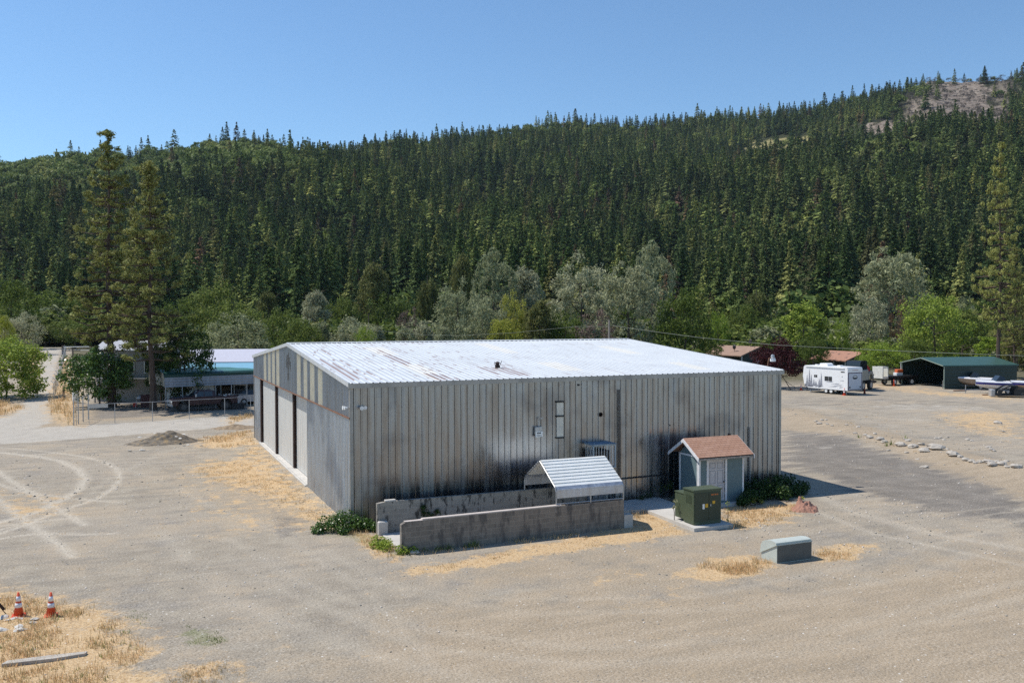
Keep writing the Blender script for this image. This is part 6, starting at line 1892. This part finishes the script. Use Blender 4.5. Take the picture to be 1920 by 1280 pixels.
m = MB(); m.bbox(6.8, 7.3, -1.5, -.9, 3.225, 3.33, .03); m.build('roof_vent', RVW, rv)
m = MB(); m.bbox(2.4, 3.0, -1.5, -.9, 3.225, 3.36, .03); m.build('roof_vent', RVW, rv)
m = MB(); m.box(.6, 8.0, .0, .09, 3.06, 3.16); m.build('awning', RVW, rv)
m = MB(); m.tube([(7.6, -.5, .5), (9.3, -1.2, .5), (7.6, -1.9, .5)], .05, 6); m.tube([(9.2, -1.2, .5), (9.2, -1.2, 0)], .04, 6); m.lathe([(.15, 0), (.15, .45), (.08, .52)], 10, (8.75, -1.2, .52)); m.build('tongue', BLACKISH, rv)
m = MB(); m.tube([(.4, -.2, .52), (.4, -.2, 0)], .04, 5); m.tube([(7.3, -.2, .52), (7.1, -.1, 0)], .04, 5); m.build('jack_stand', STEEL, rv)

# ------------------------------------------------------------------ houses at right
def shingle(name, c):
    return M(name, c, .95, var=.18, scale=1.2)


hs = thing('brown_roof_house', 'low grey green house with wide brown shingle roof and satellite dishes behind the hangar', 'house', (84.25, 91.9, 0), R(-84))
WG = M('dark grey green siding', (.045, .06, .055), .8, var=.15, scale=2.)
Lh, Wh, he, hr = 7.2, 7.4, 2.75, 4.0
m = MB(); m.prism([(0, -.3), (Wh, -.3), (Wh, he), (Wh / 2, hr - .03), (0, he)], -8, Lh, 'x'); m.build('walls', WG, hs)
m = MB(); s_ = (hr - he) / (Wh / 2); ov = .6
m.prism([(-ov, he - ov * s_), (Wh / 2, hr), (Wh + ov, he - ov * s_), (Wh + ov, he - ov * s_ + .16), (Wh / 2, hr + .16), (-ov, he - ov * s_ + .16)], -8.5, Lh + .5, 'x'); rf = m.build('roof', shingle('brown tan shingles', (.30, .20, .15)), hs)
for x in (-6, -4.4, -2.6, -.8):
    m = MB(); m.lathe([(.12, 0), (.12, .25), (.2, .27), (.05, .36)], 10, (x, Wh / 2 - .6, hr + .02)); m.build('roof_vent', RUSTY, rf)
for x, y, z, lab in ((4.4, 1.0, 3.1, 0), (5.7, 3.4, 4.0, 0)):
    m = MB(); m.tube([(x, y, z), (x, y, z + .7)], .04, 5); m.lathe([(.05, 0), (.3, .06), (.42, .16)], 16, (x, y - .2, z + .95), 'y'); m.build('satellite_dish', BLACKISH, hs)
m = MB(); m.box(1.6, 4.6, -.06, -.01, .9, 2.1); wn = m.build('window', GLASS, hs); m = MB(); m.box(1.45, 4.75, -.09, -.065, 2.1, 2.22); m.box(1.45, 4.75, -.09, -.065, .78, .9); m.build('window_frame', WHITE, wn)
m = MB(); m.box(Lh - .14, Lh + .03, -.04, .12, -.2, he - .02); m.build('corner_board', WHITE, hs)
m = MB(); m.box(Lh + .01, Lh + .05, 3.2, 4.2, 1.2, 2.3); m.build('side_window', WHITE, hs)

g2 = thing('garage', 'small dark green garage with rust pink shingle roof behind the white trailer', 'garage', (93.9, 77.8, 0), R(-90))
Lh, Wh, he, hr = 7.2, 6.9, 2.3, 3.45
m = MB(); m.prism([(0, -.3), (Wh, -.3), (Wh, he), (Wh / 2, hr - .03), (0, he)], 0, Lh, 'x'); m.build('walls', WG, g2)
m = MB(); s_ = (hr - he) / (Wh / 2); ov = .45
m.prism([(-ov, he - ov * s_), (Wh / 2, hr), (Wh + ov, he - ov * s_), (Wh + ov, he - ov * s_ + .15), (Wh / 2, hr + .15), (-ov, he - ov * s_ + .15)], -.5, Lh + .5, 'x'); m.build('roof', M('rust pink shingles', (.36, .19, .13), .95, var=.2, scale=1., col2=(.13, .08, .06), cov=.56), g2)
for x in (1.0, 3.2, 5.4):
    m = MB(); m.box(x, x + 1., -.05, -.01, .9, 2.0); m.build('window', GLASS, g2)
m = MB(); [m.box(x, x + .12, -.05, -.005, -.2, he - .08) for x in (0, 2.5, 4.6, Lh - .12)]; m.build('trim_board', WHITE, g2)
m = MB(); m.lathe([(.28, 0), (.28, .05), (.18, .055), (.18, .0)], 18, (Lh + .01, Wh / 2, 2.75), 'x'); m.build('gable_vent', WHITE, g2)
m = MB(); m.box(Lh + .005, Lh + .05, 1.5, 5.5, -.1, 2.0); m.build('garage_door', M('grey garage door', (.28, .29, .28), .7, var=.1), g2)

# ------------------------------------------------------------------ green carport at right
a = G(1770.6, 729.4); b = G(1691, 720); wv = np.array([b[0] - a[0], b[1] - a[1]]); Wd = float(np.hypot(*wv)); rzc = math.atan2(wv[1], wv[0]) - math.pi / 2
gc = thing('green_carport', 'dark green metal carport with open front at right beside the boats', 'carport', (a[0], a[1], 0), rzc)
# local: y runs along the open front (0 = right post), x runs back from it
GC = M('dark green enclosed sheet', (.022, .042, .037), .5, .1, var=.15, scale=2.)
GR2 = M('teal green roof sheet', (.045, .10, .082), .4, .1, var=.12, scale=1.)
he, hr, Lg = 2.95, 3.75, 10.2


def hs_wall(y, sgn):
    m = MB(); rows = []
    for i in range(14):
        z = i * he / 13; rows.append((y + sgn * (.02 if i % 2 else 0), z))
    m.add([(x, yy, z) for x in (.05, Lg) for yy, z in rows], [(i, i + 1, i + 15, i + 14) for i in range(13)]); return m


hs_wall(0, -1).build('side_wall', GC, gc); hs_wall(Wd, 1).build('side_wall', GC, gc)
m = MB(); m.prism([(0, 0), (Wd, 0), (Wd, he), (Wd / 2, hr - .02), (0, he)], Lg, Lg + .03, 'x'); m.build('back_wall', GC, gc)
m = MB(); m.prism([(-.12, he - .12), (-.1, he + .02), (Wd / 2, hr + .05), (Wd + .1, he + .02), (Wd + .12, he - .12), (Wd + .08, he - .1), (Wd + .06, he), (Wd / 2, hr + .02), (-.06, he), (-.08, he - .1)], -.25, Lg + .2, 'x'); m.build('roof', GR2, gc)
m = MB(); m.prism([(.6, 0), (.6, .01), (.61, .01)], 0, .01, 'x')
FR = M('pale green frame tube', (.30, .36, .30), .5, .2, var=.1)
for y in (0.04, Wd - .04):
    m = MB(); m.box(-.06, .03, y - .045, y + .045, 0, he); m.build('front_post', FR, gc)
m = MB(); m.prism([(-.1, he - .1), (Wd / 2, hr - .08), (Wd + .1, he - .1), (Wd + .1, he), (Wd / 2, hr + .02), (-.1, he)], -.3, -.256, 'x'); m.build('front_rafter', FR, gc)
for x in (2.2, 4.6, 7.0):
    m = MB(); m.tube([(x, .06, 0), (x, .06, he - .05), (x, Wd / 2, hr - .06), (x, Wd - .06, he - .05), (x, Wd - .06, 0)], .035, 5); m.build('frame_arch', BLACKISH, gc)

# red and beige old truck behind the trailer, flatbed beside it
a = G(1612, 731); b = G(1640, 726.5); ot = thing('old_red_truck', 'old truck with red bonnet, beige fenders and big tyres behind the white trailer', 'truck', (a[0], a[1], 0), face_rz(a, b))
m = MB(); m.bbox(-1.9, .4, -.95, .95, 1.3, 2.6, .12); m.build('cab', M('old beige truck paint', (.30, .29, .25), .6, var=.2), ot)
m = MB(); m.prism([(-2.2, 2.5), (.2, 2.5), (.0, 3.6), (-.3, 3.7), (-1.8, 3.7), (-2.1, 3.5)], -.85, .85, 'y'); m.build('cab_glass', GLASS, ot)
m = MB(); m.prism([(.42, 2.0), (.42, 2.95), (.9, 3.05), (1.6, 2.75), (2.0, 2.2), (1.6, 1.9)], -.6, .6, 'y'); m.build('bonnet', M('red bonnet paint', (.33, .02, .02), .5, var=.2), ot)
for s in (-1, 1):
    m = MB(); m.prism([(.3, 1.3), (.45, 1.9), (.9, 2.3), (1.5, 2.3), (2.0, 1.9), (2.15, 1.3), (1.9, 1.3), (1.7, 1.75), (1.35, 2.0), (1.0, 2.0), (.7, 1.75), (.55, 1.3)], s * .78 - .17, s * .78 + .17, 'y'); m.build('fender', M('old beige truck paint', (.3, .29, .25)), ot)
    wheel(ot, 1.2, s * .8, .62, .35); wheel(ot, -1.3, s * .8, .62, .35)
m = MB(); m.box(1.4, 4.6, -.4, .4, .7, .95); m.box(-2.4, 2.2, -.45, .45, .9, 1.25); m.build('chassis', BLACKISH, ot)
m = MB(); m.tube([(3.6, 0, .95), (4.2, 0, 2.1), (4.9, 0, .6)], .07, 6); m.tube([(4.5, .3, .2), (5.3, .2, 1.7)], .05, 6); m.build('boom', RUSTY, ot)
a = G(1655, 722); b = G(1694, 720.5); fb = thing('flatbed_truck', 'black flatbed trailer with white headboard left of the green carport', 'flatbed', (a[0], a[1], 0), face_rz(a, b))
m = MB(); m.box(.2, 5.2, -1., 1., 1.0, 1.25); m.box(.2, 5.2, -.5, .5, .7, .98); m.build('bed', BLACKISH, fb)
m = MB(); m.box(-.9, -.75, -.9, .9, .95, 2.5); m.box(-.75, .05, -.9, -.82, .9, 1.2); m.box(-.75, .05, -.9, -.82, 2.3, 2.5); m.box(-.02, .1, -.9, .9, .95, 2.5); m.build('headboard', M('white frame paint', (.6, .6, .56), .6, var=.2), fb)
for x in (1.1, 4.1):
    for s in (-1, 1):
        wheel(fb, x, s * .85, .45, .25, WHITE)
eq = thing('orange_compressor', 'orange and white machine standing on the black flatbed', 'machine', (G(1684, 721)[0], G(1684, 721)[1], 1.25), 0)
m = MB(); m.bbox(-.9, .8, -.5, .5, 0, .55, .06); m.build('base', WHITE, eq); m = MB(); m.bbox(-.6, .9, -.45, .45, .56, 1.15, .1); m.build('hood', M('orange machine paint', (.6, .12, .03), .5, var=.15), eq); m = MB(); m.tube([(.7, 0, 1.1), (.7, 0, 2.3)], .06, 6); m.build('stack', WHITE, eq); eq.scale = (.65, .65, .7)


# ------------------------------------------------------------------ boats and car shell
def boat(label, cpx, rz, L_, hullc, deckc, stripe=None, seed=0):
    g = G(*cpx); t = thing('motor_boat', label, 'boat', (g[0], g[1], 0), rz)
    n = 9; V = []; z0 = .45
    st = []
    for i in range(n):
        u = i / (n - 1); x = -L_ / 2 + L_ * u          # bow at -x
        wd = 1.1 * min(1, (u * 2.4 + .02)) ** .6; keel = z0 + .55 * (1 - min(1, u * 2.2)) ** 1.5
        st.append([(x, 0, keel), (x, -wd * .75, keel + .28), (x, -wd, z0 + .78 + .16 * (1 - u)), (x, -wd * .9, z0 + .9 + .18 * (1 - u)), (x, 0, z0 + .98 + .2 * (1 - u))])
    m = MB()
    for s in (-1, 1):
        V = [(p[0], p[1] * (-s), p[2]) for row in st for p in row[:3]]; F = []
        for i in range(n - 1):
            for j in range(2):
                q = (i * 3 + j, (i + 1) * 3 + j, (i + 1) * 3 + j + 1, i * 3 + j + 1); F.append(q if s < 0 else q[::-1])
        m.add(V, F)
    r0 = st[-1]; m.add([r0[0], r0[1], r0[2], (r0[2][0], -r0[2][1], r0[2][2]), (r0[1][0], -r0[1][1], r0[1][2])], [(0, 1, 2, 3, 4)])
    m.build('hull', hullc, t)
    m = MB()
    for s in (-1, 1):
        V = [(p[0], p[1] * (-s), p[2]) for row in st for p in row[2:]]; F = []
        for i in range(n - 1):
            for j in range(2):
                q = (i * 3 + j, (i + 1) * 3 + j, (i + 1) * 3 + j + 1, i * 3 + j + 1); F.append(q if s < 0 else q[::-1])
        m.add(V, F)
    dk = m.build('deck', deckc, t)
    m = MB(); zc = 1.52; m.add([(-.6, -.75, zc), (-.1, -.62, zc + .6), (-.1, .62, zc + .6), (-.6, .75, zc), (.5, -.8, zc), (.5, .8, zc), (.35, -.66, zc + .5), (.35, .66, zc + .5)], [(0, 1, 2, 3), (0, 4, 6, 1), (3, 2, 7, 5)]); m.build('windscreen', glass(), t)
    if stripe:
        m = MB()
        for s in (-1, 1):
            V = []
            for row in st:
                p = row[2]; V += [(p[0], p[1] * 1.012 * -s, p[2] - .02), (p[0], p[1] * 1.0 * -s + (-.0), p[2] - .26)]
            F = [(2 * i, 2 * i + 2, 2 * i + 3, 2 * i + 1) for i in range(n - 1)]; m.add([(x, y + (.015 if y > 0 else -.015), z) for x, y, z in V], F)
        m.build('stripe', stripe, t)
    m = MB(); m.tube([(-L_ / 2 - 1.2, 0, .42), (L_ / 2 - .6, -.5, .42)], .05, 5); m.tube([(-L_ / 2 - 1.2, 0, .42), (L_ / 2 - .6, .5, .42)], .05, 5); m.tube([(-L_ / 2 - 1.1, 0, 0), (-L_ / 2 - 1.1, 0, 1.0)], .05, 5); m.build('trailer_frame', STEEL, t)
    for s in (-1, 1):
        wheel(t, L_ * .12, s * .95, .3, .18)
    m = MB(); m.bbox(L_ / 2, L_ / 2 + .4, -.2, .2, .9, 1.75, .05); m.build('outboard_motor', BLACKISH, t)
    return t


TANH = M('tan boat hull', (.42, .31, .22), .4, var=.08); WHB = M('white gelcoat', (.78, .78, .80), .3, var=.04); BLU = M('deep blue stripe', (.03, .03, .2), .4, var=.1)
boat('tan hulled boat on a trailer nearest the green carport', (1826, 729), -.7, 4.9, TANH, WHB)
boat('white boat with dark blue stripe between tan boat and car shell', (1872, 737.5), -.5, 5.2, WHB, WHB, BLU)
boat('white boat cut by the right edge behind the car shell', (1936, 738.5), -.35, 5.4, TANH, WHB, BLU)
a = G(1862, 743.5); b = G(1930, 744.5); cs_ = thing('car_shell', 'stripped black car body shell without wheels in front of the boats', 'car', (a[0], a[1], 0), face_rz(a, b))
m = MB(); BK = M('matt black primer', (.02, .022, .025), .5, var=.3, scale=3.)
for s in (-1, 1):
    y0, y1 = (s * .8 - .04, s * .8 + .04)
    m.prism([(.15, .25), (.3, .75), (.5, .8), (1.15, 1.22), (1.6, 1.33), (2.3, 1.3), (2.35, 1.22), (1.65, 1.24), (1.25, 1.12), (.75, .8), (.6, .35), (1.9, .3), (1.9, .18), (.3, .15)], y0, y1, 'y')
    m.prism([(1.9, .18), (1.95, .85), (2.15, 1.24), (2.35, 1.24), (3.2, .98), (4.1, .88), (4.2, .5), (4.1, .25), (3.45, .22), (3.35, .45), (3.0, .62), (2.65, .45), (2.55, .2)], y0, y1, 'y')
m.box(1.3, 2.3, -.76, .76, 1.29, 1.33); m.box(.2, 4.1, -.76, .76, .16, .22); m.box(3.2, 4.1, -.76, .76, .86, .92)
m.build('shell', BK, cs_)
m = MB(); m.bbox(-.35, .1, -.5, .5, .1, .85, .05); m.build('engine_parts', RIM, cs_)
m = MB(); m.prism([(2.2, .93), (2.38, 1.2), (2.9, 1.02), (2.95, .92)], -.845, -.842, 'y'); m.build('quarter_window', GLASS, cs_)
for i, (q, L_, lab) in enumerate([((1842, 741), 2.6, 'rusty plank lying on the ground left of the car shell'), ((1788, 733), 1.6, 'short rusty scrap on the ground by the carport right post')]):
    m = MB(); m.bbox(0, L_, -.12, .12, 0, .12, .02); o = m.build('scrap_plank', RUST); g = G(*q); o.location = tuple(map(float, g)); o.rotation_euler = (0, 0, -.3); tag(o, lab, 'plank')
# dry weeds clump by the lamp
m = MB()
# ------------------------------------------------------------------ air
hz = MB()
cx, cy = hill_xy(960., 900.)
hz.box(CAM[0] - 2600, CAM[0] + 3600, CAM[1] - 60, CAM[1] + 3300, -6, 560)
k = NT('valley air')
vol = k.n('ShaderNodeVolumePrincipled'); vol.inputs['Color'].default_value = (.62, .76, .92, 1); vol.inputs['Density'].default_value = .00004; vol.inputs['Anisotropy'].default_value = .2
for l_ in list(k.out.inputs['Surface'].links):
    k.t.links.remove(l_)
k.t.nodes.remove(k.p); k.l(vol.outputs[0], k.out.inputs['Volume'])
o = hz.build('haze', k.m); o['kind'] = 'stuff'; o['label'] = 'thin blue haze in the valley air'; o['category'] = 'haze'
